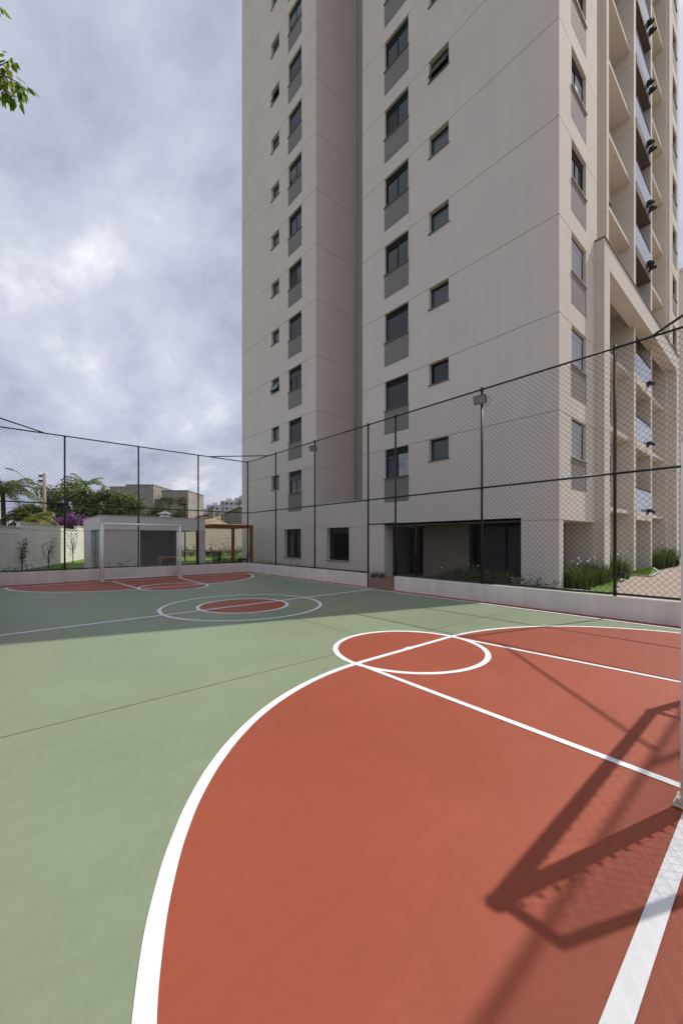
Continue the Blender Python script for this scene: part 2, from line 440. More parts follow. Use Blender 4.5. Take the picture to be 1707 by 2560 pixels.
for sgn, yb in ((1, Y0), (-1, Y1)):
    def P_(x, y): return (x, yb + sgn * y)
    arcL = [P_(CX - 1.0 + (RA + EX) * math.cos(t), RA * math.sin(t)) for t in [math.pi - math.pi / 2 * i / 48 for i in range(49)]]
    arcR = [P_(CX + 1.0 + (RA + EX) * math.cos(t), RA * math.sin(t)) for t in [math.pi / 2 - math.pi / 2 * i / 48 for i in range(49)]]
    pts = arcL + arcR
    if sgn < 0: pts = pts[::-1]
    flat('red_zone', pts, 0.003, 'red')
    cyk = yb + sgn * RA
    flat('red_circle', [(CX + 1.12 * math.cos(t), cyk + 1.12 * math.sin(t)) for t in [2 * math.pi * i / 72 for i in range(72)]], 0.0042, 'red')
    if sgn > 0:
        ring('arc_line', CX - 1.0, yb, RA, math.pi / 2, math.pi, 0.0056, ex=EX)
        ring('arc_line', CX + 1.0, yb, RA, 0, math.pi / 2, 0.0056, ex=EX)
    else:
        ring('arc_line', CX - 1.0, yb, RA, math.pi, 1.5 * math.pi, 0.0056, ex=EX)
        ring('arc_line', CX + 1.0, yb, RA, 1.5 * math.pi, 2 * math.pi, 0.0056, ex=EX)
    stripe('free_throw_line', (CX - 1.0, cyk), (CX + 1.0, cyk), 0.0062)
    ring('key_circle_line', CX, cyk, 1.12, 0, 2 * math.pi, 0.0068, n=160)
    stripe('key_line', (CX - 1.10, cyk), (CX - 1.27, yb), 0.0074, 0.07)
    stripe('key_line', (CX + 1.10, cyk), (CX + 1.27, yb), 0.0074, 0.07)
    stripe('goal_line', (XL - LW / 2, yb), (XR + LW / 2, yb), 0.0080)
stripe('side_line', (XL, Y0), (XL, Y1), 0.0086)
stripe('side_line', (XR, Y0), (XR, Y1), 0.0086)
flat('red_circle', [(CX - .03 + 1.08 * math.cos(t), YM + 1.08 * math.sin(t)) for t in [2 * math.pi * i / 72 for i in range(72)]], 0.0042, 'red')
ring('centre_circle_line', CX - .03, YM, 1.09, 0, 2 * math.pi, 0.0056, n=160)
ring('centre_circle_line', CX - .03, YM, 1.93, 0, 2 * math.pi, 0.0062, n=160)
stripe('halfway_line', (XL, YM - 0.12), (XR, YM + 0.12), 0.0074, 0.085)
# sealed slab joints
for y in (4.33, 13.1):
    stripe('slab_joint', (FX0 + .2, y), (3.62, y), 0.0050, 0.012, 'seam')
    stripe('slab_joint', (5.80, y), (XR - .05, y), 0.0050, 0.012, 'seam')
    stripe('slab_joint', (3.62, y), (5.80, y), 0.0052, 0.007, 'red')
stripe('slab_joint', (4.72, 5.0), (4.72, 8.05), 0.0050, 0.010, 'seam')
stripe('slab_joint', (4.72, 10.2), (4.72, 13.2), 0.0050, 0.010, 'seam')
# ball marks: a paint drip on the free throw line
flat('paint_drip', [(4.58, 3.80), (4.63, 3.757), (4.70, 3.752), (4.78, 3.80), (4.80, 3.838), (4.74, 3.872), (4.68, 3.866), (4.60, 3.845)], 0.0092, 'line')

# ------------------------------------------------------------------ low walls round the court
WH = 0.46
def low_wall(x0, x1, y0, y1, label):
    o = thing('low_wall', label, 'wall', ((x0 + x1) / 2, (y0 + y1) / 2, 0), group='low walls round the court')
    MB().box(x0 - o.location.x, x1 - o.location.x, y0 - o.location.y, y1 - o.location.y, -0.05, WH, 0.008).build('wall_body', 'kerb', o)
    return o
low_wall(9.78, 9.94, 9.83, 18.86, 'low rendered wall under the side fence between court corner and gate')
low_wall(9.78, 9.94, -0.60, 8.56, 'low rendered wall under the side fence right of the gate')
low_wall(-0.60, 9.775, 18.62, 18.80, 'low rendered wall behind the far white goal')
low_wall(-0.62, -0.45, -0.60, 18.60, 'low rendered wall along the left side of the court')
low_wall(-0.44, 9.775, -0.62, -0.46, 'low rendered wall behind the near goal')

# ------------------------------------------------------------------ chain link fences
FT, FM = 5.72, 3.06
PR, RR = 0.032, 0.024
CELL = 0.125
WR = 0.0026
def wires(b, u0, u1, z0, z1, axis, c):
    """diamond mesh filling a rectangle in the plane axis = c"""
    def pt(u, z, off): return (c + off, u, z) if axis == 'x' else (u, c + off, z)
    def seg(p, q, off):
        (ua, za), (ub, zb) = p, q
        d = Vector((ub - ua, zb - za)); 
        if d.length < 0.03: return
        n = Vector((-d.y, d.x)).normalized() * WR
        a = [pt(ua + n.x, za + n.y, off), pt(ua - n.x, za - n.y, off), pt(ua, za, off + WR * 1.7)]
        e_ = [pt(ub + n.x, zb + n.y, off), pt(ub - n.x, zb - n.y, off), pt(ub, zb, off + WR * 1.7)]
        k = len(b.v); b.v += a + e_
        b.f += [(k, k + 1, k + 4, k + 3), (k + 1, k + 2, k + 5, k + 4), (k + 2, k, k + 3, k + 5)]
    hh = z1 - z0; ww = u1 - u0
    k = math.ceil((u0 - hh) / CELL)
    while k * CELL < u1:
        s0 = k * CELL                    # rising: u = s0 + (z - z0)
        a = max(u0, s0); e_ = min(u1, s0 + hh)
        if e_ > a: seg((a, z0 + a - s0), (e_, z0 + e_ - s0), 0.0)
        a = max(u0, s0); e_ = min(u1, s0 + hh)
        if e_ > a: seg((a, z1 - (a - s0)), (e_, z1 - (e_ - s0)), -0.004)
        k += 1
def rail(b, p, q, r=RR): b.tube([p, q], r, 8)
def fence(name_label, axis, c, posts, gate=None, gate_h=2.20):
    root = thing('chain_link_fence', name_label, 'fence', group='chain link fences round the court')
    def pt(u, z): return (c, u, z) if axis == 'x' else (u, c, z)
    for u in posts:
        MB().tube([pt(u, WH - 0.25 if gate is None or u not in gate else -0.02), pt(u, FT + 0.02)], PR, 10).build('post', 'fence', root, True)
    for a, e_ in zip(posts[:-1], posts[1:]):
        isg = gate is not None and abs(a - gate[0]) < 1e-6
        zb = gate_h if isg else WH + 0.05
        for z in (FT, FM, zb):
            b = MB(); rail(b, pt(a, z), pt(e_, z)); b.build('rail', 'fence', root, True)
        b = MB(); wires(b, a, e_, zb, FT, axis, c)
        o = b.build('wire_mesh', 'wire', root); o['kind'] = 'stuff'
    return root
RP = [-0.47, 2.46, 5.50, 8.56, 9.83, 12.93, 15.95, 18.70]
f_r = fence('tall dark green chain link fence between the court and the tower', 'x', FX1, RP, (8.56, 9.83))
FP = [-0.50, 1.98, 4.62, 7.24, 9.85]
f_f = fence('tall dark green chain link fence behind the far goal', 'y', FY1, FP)
f_n = fence('tall dark green chain link fence behind the near goal, seen by its shadow', 'y', FY0, [-0.5, 1.70, 4.00, 7.40, 9.85])
f_l = fence('tall dark green chain link fence along the left side, seen by its corner brace', 'x', FX0, [-0.47, 3.0, 6.1, 9.2, 12.3, 15.5, 18.70])
for par, a, e_ in ((f_f, (7.75, FY1, FT), (FX1, 16.58, FT)), (f_f, (1.38, FY1, FT), (FX0, 16.8, FT)),
                   (f_n, (7.72, FY0, FT), (FX1, 1.85, FT)), (f_n, (1.5, FY0, FT), (FX0, 1.7, FT))):
    b = MB(); rail(b, a, e_); b.build('corner_brace', 'fence', par, True)
# couplings at rail crossings
for u in RP:
    for z in (FM, FT):
        MB().tube([(FX1, u, z - .05), (FX1, u, z + .05)], PR + 0.008, 10).build('coupling', 'fence', f_r, True)
for u in FP:
    MB().tube([(u, FY1, FM - .05), (u, FY1, FM + .05)], PR + 0.008, 10).build('coupling', 'fence', f_f, True)

# gate leaf, standing open outwards
gate = thing('court_gate', 'dark green wire gate standing open towards the tower entrance', 'gate', (FX1, 8.56, 0), R(3))
b = MB()
for z in (0.18, 1.1, 2.08): b.tube([(0.05, 0, z), (1.16, 0, z)], 0.022, 8)
b.build('gate_rail', 'fence', gate, True)
b = MB()
for x in (0.06, 1.15): b.tube([(x, 0, 0.16), (x, 0, 2.10)], 0.026, 8)
b.build('gate_stile', 'fence', gate, True)
b = MB(); wires(b, 0.06, 1.15, 0.18, 2.08, 'y', 0.0)
o = b.build('wire_mesh', 'wire', gate); o['kind'] = 'stuff'
MB().box(1.02, 1.16, -0.05, 0.05, 1.0, 1.12, .005).build('latch', 'black', gate)

# floodlights on the fence posts
def floodlight(y, label, yaw):
    o = thing('floodlight', label, 'floodlight', (FX1 - 0.10, y, 5.42), yaw, 'floodlights on the fence posts')
    o.scale = (.82, .82, .82)
    tilt = Matrix.Rotation(R(-28), 4, 'Y')
    def tb(bm, name, m):
        bm.v = [tuple(tilt @ Vector(p)) for p in bm.v]
        return bm.build(name, m, o)
    tb(MB().box(-0.03, 0.03, -0.20, 0.20, -0.14, 0.14, 0.012), 'housing', 'black')
    tb(MB().box(-0.036, -0.029, -0.175, 0.175, -0.115, 0.125), 'lens', 'led')
    b = MB()
    for i in range(8): b.box(0.031, 0.05, -0.17 + i * 0.046, -0.16 + i * 0.046, -0.11, 0.11)
    tb(b, 'cooling_fins', 'black')
    b = MB(); b.tube([(0.02, -0.21, 0), (0.10, -0.21, -0.02), (0.10, 0.21, -0.02), (0.02, 0.21, 0)], 0.010, 6)
    b.build('bracket', 'black', o)
    b = MB(); b.tube([(0.05, -0.10, 0.0), (0.08, -0.26, 0.10), (0.09, -0.33, -0.02), (0.09, -0.25, -0.18), (0.10, -0.02, -0.20)], 0.006, 6)
    b.build('cable', 'black', o, True)
    return o
floodlight(12.93, 'square floodlight on the fence post near the recess of the tower', R(18))
floodlight(5.50, 'square floodlight on the fence post in front of the wide tower wall', R(14))

# ------------------------------------------------------------------ goals
def net_quad(b, A, B_, C_, D, nu, nv, sag=0.0, r=0.0024):
    A, B_, C_, D = map(Vector, (A, B_, C_, D))
    nrm = (B_ - A).cross(D - A).normalized()
    def p(u, v):
        q = A.lerp(B_, u).lerp(D.lerp(C_, u), v)
        return q + nrm * (sag * math.sin(math.pi * u) * math.sin(math.pi * v) + 0.012 * math.sin(u * 23 + v * 9) * math.sin(math.pi * v))
    for i in range(-nv, nu):
        for sg in (1, -1):
            pts = []
            for j in range(nv + 1):
                u = (i + j) / nu if sg > 0 else (i + nv - j) / nu
                if -1e-6 <= u <= 1 + 1e-6: pts.append(p(min(max(u, 0), 1), j / nv))
            if len(pts) > 1: b.tube(pts, r, 3, cap=False)
def make_goal(loc, rz, label, ln=0.0, nr=0.0026):
    g = thing('goal', label, 'goal', loc, rz, 'goals')
    W2, HT, r = 1.50, 2.29, 0.045            # local +y points into the field, goal body behind
    for s in (-1, 1):
        MB().tube([(s * W2, 0, 0.01), (s * W2 + ln, 0, HT + r)], r, 14).build('post', 'goal', g, True)
        b = MB(); b.box(s * W2 - 0.09, s * W2 + 0.09, -0.07, 0.07, 0.0095, 0.026, 0.003)
        for bx in (-0.07, 0.07): b.tube([(s * W2 + bx, 0.045, 0.03), (s * W2 + bx, 0.045, 0.055)], 0.011, 6)
        b.build('base_plate', 'plate', g)
        MB().tube([(s * W2 + ln, 0, HT), (s * W2 + ln, -0.27, HT - 0.01)], 0.028, 10).build('top_arm', 'goal', g, True)
        MB().tube([(s * W2 + ln, -0.26, HT), (s * W2, -0.48, 0.05)], 0.028, 10).build('back_stay', 'goal', g, True)
        MB().tube([(s * W2, -0.48, 0.05), (s * W2, 0, 0.05)], 0.024, 10).build('bottom_arm', 'goal', g, True)
    MB().tube([(-W2 - r + ln, 0, HT), (W2 + r + ln, 0, HT)], r, 14).build('crossbar', 'goal', g, True)
    MB().tube([(-W2, -0.48, 0.05), (W2, -0.48, 0.05)], 0.024, 10).build('bottom_bar', 'goal', g, True)
    b = MB()
    net_quad(b, (-W2, -0.47, 0.06), (W2, -0.47, 0.06), (W2, -0.27, HT - .02), (-W2, -0.27, HT - .02), 26, 19, 0.04, nr)
    net_quad(b, (-W2, -0.27, HT - .02), (W2, -0.27, HT - .02), (W2, -0.02, HT - .03), (-W2, -0.02, HT - .03), 26, 3, 0.0, nr)
    for s in (-1, 1):
        net_quad(b, (s * W2, -0.47, 0.06), (s * W2, -0.03, 0.06), (s * W2, -0.03, HT - .04), (s * W2, -0.27, HT - .04), 4, 19, 0.0, nr)
    o = b.build('net', 'net', g); o['kind'] = 'stuff'
    b = MB()
    for s in (-1, 1):
        for i in range(14):
            z = 0.12 + i * 0.155
            b.tube([(s * W2 - 0.0, -0.045, z - .015), (s * W2, -0.058, z), (s * W2, -0.045, z + .015)], 0.010, 5)
    for i in range(19):
        x = -W2 + 0.12 + i * 0.153
        b.tube([(x, -0.035, HT - .055), (x, -0.045, HT - .062), (x + .02, -0.035, HT - .055)], 0.011, 5)
    o = b.build('net_ties', 'net', g); o['kind'] = 'stuff'
    return g
make_goal((4.62, 17.88, 0), R(180), 'white tube goal with a diamond net at the far end of the court')
make_goal((4.72, 0.413, 0), 0.0, 'white tube goal at the near end whose post shows at the right edge', 0.05, 0.0013)

# ------------------------------------------------------------------ outside ground
def gz(x): return min(max((x - 10.0) / 6.0, 0), 1) * 0.25
b = MB()
for xa, xb in ((9.94, 11), (11, 12), (12, 13), (13, 14), (14, 15), (15, 16), (16, 60)):
    b.quad((xa, -60, gz(xa)), (xb, -60, gz(xb)), (xb, 4.0, gz(xb)), (xa, 4.0, gz(xa)))
struct(b.build('paving', 'paver'))
b = MB()
for xa, xb in ((9.94, 11), (11, 12), (12, 12.32)):
    b.quad((xa, 4.0, gz(xa)), (xb, 4.0, gz(xb)), (xb, 26, gz(xb)), (xa, 26, gz(xa)))
struct(b.build('path', 'paver_brown'))
struct(MB().poly([(-30, 18.86, 0.08), (12.3, 18.86, 0.08), (12.3, 24.3, .08), (34, 24.3, .08), (34, 60, 0.08), (-30, 60, 0.08)]).build('lawn', 'lawn'))
struct(MB().box(9.70, 9.95, 8.50, 9.89, -0.04, 0.003).build('gate_threshold', 'paver_brown'))

# ------------------------------------------------------------------ windows: one mesh set per kind
def win_meshes(wd, ht, kind, sill='sill'):
    """local: x width from 0, y inwards, z up from 0; returns (name, mesh, child-of-window?)"""
    fr = 0.045
    b = MB()
    b.box(0, fr, 0, 0.06, 0, ht).box(wd - fr, wd, 0, 0.06, 0, ht).box(fr, wd - fr, 0, 0.06, 0, fr).box(fr, wd - fr, 0, 0.06, ht - fr, ht)
    parts = []
    bx = 0.0
    if kind in ('slide', 'slide_blind', 'half', 'shut', 'shut_pale', 'curtain', 'open'):
        bx = 0.20
        parts.append(('shutter_box', MB().box(fr + .002, wd - fr - .002, 0.004, 0.055, ht - fr - bx, ht - fr - .002).mesh('shutter_box', 'shutter_pale' if kind == 'shut_pale' else 'frame')))
    top = ht - fr - bx
    if kind in ('slide', 'slide_blind', 'half', 'curtain', 'open'):
        mid = wd * 0.5
        b.box(mid - 0.028, mid + 0.028, 0.010, 0.05, fr, top)
        b.box(fr, wd - fr, 0.010, 0.05, top - 0.03, top - .002)
        lo = top
        if kind == 'half':
            s = MB(); zz = top - 0.004
            for i in range(6):
                s.box(fr + .01, wd - fr - .01, 0.0 + .004, 0.02, zz - 0.038, zz - .004); zz -= 0.042
            parts.append(('shutter', s.mesh('shutter', 'shutter')))
        ga = MB().box(fr, mid - 0.028, 0.028, 0.034, fr, top - 0.03).mesh('pane', 'interior' if kind == 'open' else 'glass')
        parts.append(('pane', ga))
        parts.append(('pane', MB().box(mid + 0.028, wd - fr, 0.020, 0.026, fr, top - 0.03).mesh('pane', 'curtain' if kind == 'curtain' else 'glass')))
        if kind == 'slide_blind':
            parts.append(('blind', MB().box(fr, mid - .03, 0.016, 0.022, top - (top - fr) * .55, top - 0.03).mesh('blind', 'blind')))
    elif kind in ('shut', 'shut_pale'):
        s = MB(); zz = fr; n = int((top - fr) / 0.05)
        st = (top - fr) / n
        for i in range(n):
            z = fr + i * st
            s.quad((fr, 0.018, z), (wd - fr, 0.018, z), (wd - fr, 0.010, z + st * 0.8), (fr, 0.010, z + st * 0.8))
            s.quad((fr, 0.010, z + st * 0.8), (wd - fr, 0.010, z + st * 0.8), (wd - fr, 0.026, z + st * 0.9), (fr, 0.026, z + st * 0.9))
            s.quad((fr, 0.026, z + st * 0.9), (wd - fr, 0.026, z + st * 0.9), (wd - fr, 0.018, z + st), (fr, 0.018, z + st))
        parts.append(('shutter', s.mesh('shutter', kind == 'shut_pale' and 'shutter_pale' or 'shutter')))
    elif kind == 'awning':
        parts.append(('pane', MB().box(fr, wd - fr, 0.022, 0.028, fr, ht - fr).mesh('pane', 'glass_frost')))
        parts.append(('sash', MB().box(fr, wd - fr, 0.008, 0.04, fr, fr + .03).box(fr, wd - fr, 0.008, 0.04, ht - fr - .03, ht - fr).mesh('sash', 'frame')))
    elif kind == 'awning_open':
        t = Matrix.Translation((0, 0.02, ht - fr)) @ Matrix.Rotation(R(-24), 4, 'X')
        s = MB().box(fr, wd - fr, -0.003, 0.003, -(ht - 2 * fr), 0); s.v = [tuple(t @ Vector(p)) for p in s.v]
        parts.append(('pane', s.mesh('pane', 'glass_frost')))
        s = MB().box(fr, wd - fr, -0.015, 0.015, -(ht - 2 * fr) - .03, -(ht - 2 * fr)).box(fr, fr + .03, -0.012, 0.012, -(ht - 2 * fr), 0).box(wd - fr - .03, wd - fr, -0.012, 0.012, -(ht - 2 * fr), 0)
        s.v = [tuple(t @ Vector(p)) for p in s.v]
        parts.append(('sash', s.mesh('sash', 'frame')))
        parts.append(('backing', MB().box(fr, wd - fr, 0.05, 0.058, fr, ht - fr).mesh('backing', 'interior')))
    elif kind == 'fixed':
        b.box(wd * .5 - .02, wd * .5 + .02, 0.01, 0.05, fr, ht - fr).box(fr, wd - fr, 0.01, 0.05, ht * 0.80, ht * 0.80 + .03)
        parts.append(('pane', MB().box(fr, wd * .5 - .02, 0.026, 0.032, fr, ht - fr).mesh('pane', 'glass')))
        parts.append(('pane', MB().box(wd * .5 + .02, wd - fr, 0.020, 0.026, fr, ht - fr).mesh('pane', 'glass')))
    elif kind == 'far':
        parts.append(('pane', MB().box(fr, wd - fr, 0.022, 0.028, fr, ht - fr).mesh('pane', 'glass')))
    return b.mesh('window', 'frame'), parts
WCACHE = {}
def window(parent, kind, wd, ht, loc, face, reveal, sill='sill'):
    """face 'x': wall looks towards -X; face 'y': wall looks towards -Y. loc = lower corner of the opening on the wall plane"""
    key = (kind, round(wd, 3), round(ht, 3), sill, round(reveal, 3))
    if key not in WCACHE:
        me, parts = win_meshes(wd, ht, kind, sill)
        sm = MB().box(-0.035, wd + 0.035, -reveal - 0.045, 0.0, -0.035, -0.002, .004).mesh('sill', sill)
        parts.append(('sill', sm))
        WCACHE[key] = (me, parts)
    me, parts = WCACHE[key]
    x, y, z = loc
    if face == 'x':
        o = link('window', me, parent, (x + reveal, y + wd, z), -R(90))
    else:
        o = link('window', me, parent, (x, y + reveal, z), 0)
    for nm, pm in parts: link(nm, pm, o)
    return o

def facade(name, m, parent, face, c, us, zs, depth):
    """stepped wall sheet; depth(uc, zc) -> inward depth, or None for an opening of reveal 'hole' given as ('h', d)"""
    b = MB()
    def P(u, z, d):
        return (c + d, u, z) if face == 'x' else (u, c + d, z)
    us = sorted(set(round(u, 4) for u in us)); zs = sorted(set(round(z, 4) for z in zs))
    D = {}
    nu, nz = len(us) - 1, len(zs) - 1
    for i in range(nu):
        for j in range(nz):
            D[i, j] = depth((us[i] + us[i + 1]) / 2, (zs[j] + zs[j + 1]) / 2)
    dv = lambda t: t[1] if isinstance(t, tuple) else t
    for j in range(nz):
        i = 0
        while i < nu:
            t = D[i, j]
            if isinstance(t, tuple): i += 1; continue
            k = i
            while k + 1 < nu and D[k + 1, j] == t: k += 1
            b.quad(P(us[i], zs[j], t), P(us[k + 1], zs[j], t), P(us[k + 1], zs[j + 1], t), P(us[i], zs[j + 1], t))
            i = k + 1
    for i in range(nu):
        for j in range(nz):
            t = dv(D[i, j])
            if i + 1 < nu:
                s = dv(D[i + 1, j])
                if abs(s - t) > 1e-6: b.quad(P(us[i + 1], zs[j], t), P(us[i + 1], zs[j], s), P(us[i + 1], zs[j + 1], s), P(us[i + 1], zs[j + 1], t))
            if j + 1 < nz:
                s = dv(D[i, j + 1])
                if abs(s - t) > 1e-6: b.quad(P(us[i], zs[j + 1], t), P(us[i + 1], zs[j + 1], t), P(us[i + 1], zs[j + 1], s), P(us[i], zs[j + 1], s))
    return b.build(name, m, parent)

# ------------------------------------------------------------------ the apartment tower
XT = 12.32
NF = 15
J0, J1, FH = 2.244, 5.45, 2.868
JZ = [J1 + FH * i for i in range(NF)]
TOP = JZ[-1] + 1.1
YA, YB, YC_, YD = 4.45, 12.65, 16.07, 24.20
XE = 30.85
tower = thing('apartment_tower', 'tall beige apartment tower with grey panels under its windows', 'building', (XT, YA, 0))
T = thing('tower_origin', '', '')          # replaced below: parts use world coordinates through this parent
bpy.data.objects.remove(T)
tower.location = (0, 0, 0)
GR = 0.011
BW, BH, PB = 1.27, 1.226, 2.23       # big window width, height, panel bottom below head
SW, SH = 0.86, 0.81
def zlines(extra=()):
    z = [0.0, TOP, J0 - GR, J0 + GR] + list(extra)
    for j in JZ: z += [j - GR, j + GR, j - BH - 0.0, j - SH, j]
    return z
def in_groove(z): return any(abs(z - j) < GR for j in JZ + [J0])
# --- right block, court side
bigY, smY = 10.04, 8.18
gro_r = (5.56, 11.34)
def d_right(u, z):
    if z < J0 and gro_r[0] < u < gro_r[1]: return ('h', 0.55)
    for j in JZ:
        if j - BH < z < j and bigY < u < bigY + BW: return ('h', 0.16)
        if j - SH < z < j and smY < u < smY + SW: return ('h', 0.22)
    return 0.025 if in_groove(z) else 0.0
facade('court_side_wall', 'facade', tower, 'x', XT, [YA, YB, bigY, bigY + BW, smY, smY + SW, *gro_r], zlines(), d_right)
# --- left block, court side
bigL, smL = 17.35, 19.58
gw = ((17.40, 19.05), (13.55, 15.20))
def d_left(u, z):
    for j in JZ:
        if j - BH < z < j and bigL < u < bigL + BW: return ('h', 0.16)
        if j - SH < z < j and smL < u < smL + SW: return ('h', 0.22)
    if 0.66 < z < J0 and gw[0][0] < u < gw[0][1]: return ('h', 0.28)
    return 0.025 if in_groove(z) else 0.0
facade('court_side_wall', 'facade', tower, 'x', XT, [YC_, YD, bigL, bigL + BW, smL, smL + SW, *gw[0]], zlines((0.66,)), d_left)
# --- low link wall between the blocks
def d_link(u, z):
    if 0.66 < z < J0 and gw[1][0] < u < gw[1][1]: return ('h', 0.28)
    return 0.025 if abs(z - J0) < GR else 0.0
facade('link_wall', 'facade', tower, 'x', XT, [YB, YC_, *gw[1]], [0, 3.42, 0.66, J0, J0 - GR, J0 + GR], d_link)
MB().box(XT - 0.03, XT + 0.22, YB + .002, YC_ - .002, 3.42, 3.46).build('parapet_cap', 'metal_cap', tower)
MB().box(XT + 0.005, 17.0, YB, YC_, 3.20, 3.30).build('terrace_slab', 'facade', tower)
# --- recess side wall (looks towards -Y), with a downpipe
def d_rec(u, z): return (0.12 if u > 15.12 else 0.0) + (0.02 if in_groove(z) and u < 15.12 else 0.0)
facade('recess_wall', 'facade', tower, 'y', YC_, [XT, 15.12, 17.2], zlines(), d_rec)
MB().tube([(15.02, YC_ - 0.07, 3.3), (15.02, YC_ - 0.07, TOP)], 0.055, 10).build('downpipe', 'pipe', tower, True)
MB().quad((17.2, YB, 0), (17.2, YC_ + .12, 0), (17.2, YC_ + .12, TOP), (17.2, YB, TOP)).build('recess_back_wall', 'facade', tower)
MB().quad((XT, YB, 0), (17.2, YB, 0), (17.2, YB, TOP), (XT, YB, TOP)).build('recess_wall', 'facade', tower)
# --- other walls and roof that close the volume
b = MB()
b.quad((XT, YD, 0), (XE, YD, 0), (XE, YD, TOP), (XT, YD, TOP))
b.quad((XE, YA, 0), (XE, YD, 0), (XE, YD, TOP), (XE, YA, TOP))
b.build('rear_wall', 'facade', tower)
b = MB().box(XT + .01, XE - .01, YA + 1.2, YB - .01, TOP - 0.3, TOP - .01).box(XT + .01, XE - .01, YC_ + .13, YD - .01, TOP - 0.3, TOP - .01).box(17.21, XE - .01, YB, YC_ + .12, TOP - .3, TOP - .01)
b.box(XT + .01, 15.70, YA + .01, YA + 1.2, TOP - .3, TOP - .012).box(28.11, XE - .01, YA + .01, YA + 1.2, TOP - .3, TOP - .012)
b.build('roof', 'concrete', tower)
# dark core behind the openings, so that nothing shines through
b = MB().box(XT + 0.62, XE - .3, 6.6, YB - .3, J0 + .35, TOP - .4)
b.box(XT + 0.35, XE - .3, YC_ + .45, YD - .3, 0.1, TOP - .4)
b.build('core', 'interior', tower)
# --- windows and grey panels on the court side
kinds_R = ['curtain', 'shut', 'shut', 'slide', 'slide', 'open', 'slide', 'slide_blind', 'slide', 'shut', 'slide', 'slide', 'slide', 'slide', 'slide']
kinds_L = ['half', 'shut', 'half', 'shut', 'open', 'slide', 'slide_blind', 'shut', 'shut', 'slide_blind', 'slide', 'shut', 'slide', 'slide', 'slide']
kinds_r = ['awning', 'awning_dark', 'awning', 'awning', 'awning', 'awning_open'] + ['awning'] * 9
kinds_l = ['awning', 'awning', 'awning_open'] + ['awning'] * 5 + ['awning_open'] + ['awning'] * 6
pmesh = MB().box(0, 0.004, 0, BW + .04, 0, PB - BH - 0.036).mesh('spandrel_panel', 'panel')
for i, j in enumerate(JZ):
    window(tower, kinds_R[i], BW, BH, (XT, bigY, j - BH), 'x', 0.10)
    window(tower, kinds_L[i], BW, BH, (XT, bigL, j - BH), 'x', 0.10)
    kr = kinds_r[i]
    window(tower, 'far' if kr == 'awning_dark' else kr, SW, SH, (XT, smY, j - SH), 'x', 0.16)
    window(tower, kinds_l[i], SW, SH, (XT, smL, j - SH), 'x', 0.16)
    for y in (bigY, bigL):
        link('spandrel_panel', pmesh, tower, (XT - 0.004, y - 0.02, j - PB))
for a, e_ in gw:
    window(tower, 'fixed', e_ - a, J0 - 0.66, (XT, a, 0.66), 'x', 0.22)
# --- entrance hall behind the wide ground floor opening
b = MB()
b.box(XT + 0.55, 16.8, gro_r[0], gro_r[1] + .6, -0.02, gz(13) - .02)
b.build('hall_floor', 'paver_brown', tower)
b = MB()
b.box(XT + .55, 16.8, gro_r[0] - .2, gro_r[1] + .8, J0, J0 + .12)
b.box(XT + 0.0, XT + .55, gro_r[0], gro_r[1], J0 + .001, J0 + .1)
b.build('hall_ceiling', 'interior_wall', tower)
b = MB()
b.box(16.8, 16.95, gro_r[0] - .2, gro_r[1] + .8, 0, J0)
b.box(XT + .05, 16.8, gro_r[1] + .6, gro_r[1] + .8, 0, J0)
b.box(XT + .05, 16.8, gro_r[0] - .2, gro_r[0], 0, J0)
b.build('hall_wall', 'interior_wall', tower)
MB().box(13.9, 14.2, 8.3, 10.5, 0, J0).build('hall_pier', 'interior_wall', tower)
b = MB()
b.box(13.60, 13.66, 5.60, 7.7, 0.1, J0 - .1)
gd = b.build('glass_door', 'pav_dark', tower)
b = MB()
for y in (5.60, 6.65, 7.70): b.box(13.56, 13.595, y - .03, y + .03, 0.08, J0 - .05)
b.build('door_frame', 'frame', gd)
b = MB().box(14.6, 14.65, 10.6, 11.7, 0.1, J0 - .1)
gd = b.build('glass_door', 'interior', tower)
b = MB()
for y in (10.6, 11.15, 11.7): b.box(14.55, 14.595, y - .03, y + .03, 0.08, J0 - .05)
b.build('door_frame', 'frame', gd)
MB().box(16.78, 16.797, 9.75, 10.0, 1.35, 1.55).build('notice_plate', 'curtain', tower)

# --- side facing -Y
wX, wW = 13.30, 1.30
opX = (12.64, 15.42)
XB1 = 15.71
def d_s1(u, z):
    if z < J0 and opX[0] < u < opX[1]: return ('h', 0.30)
    for j in JZ:
        if j - BH < z < j and wX < u < wX + wW: return ('h', 0.16)
    return 0.025 if in_groove(z) else 0.0
facade('end_wall', 'facade_light', tower, 'y', YA, [XT, XB1, wX, wX + wW, *opX], zlines(), d_s1)
ks = ['shut_pale', 'shut_pale', 'shut_pale', 'slide', 'curtain', 'slide', 'slide', 'slide', 'curtain', 'slide', 'slide', 'slide', 'slide', 'slide', 'slide']
pm2 = MB().box(0, wW + .04, 0, 0.004, 0, PB - BH - .036).mesh('spandrel_panel', 'panel')
for i, j in enumerate(JZ):
    window(tower, ks[i], wW, BH, (wX, YA, j - BH), 'y', 0.10, 'sill_light')
    link('spandrel_panel', pm2, tower, (wX - .02, YA - 0.004, j - PB))
# open corner bay at ground level
b = MB()
b.box(opX[1], opX[1] + .2, YA + .30, 5.50, 0, J0)
b.box(opX[0], opX[1], 5.40, 5.50, 0, J0)
b.box(XT + .02, opX[0], YA + .30, 5.50, 0, J0 - .002)
b.build('corner_bay_wall', 'facade_light', tower)
MB().box(opX[0], opX[1] + .2, YA + .30, 5.5, J0, J0 + .1).build('corner_bay_ceiling', 'facade_light', tower)
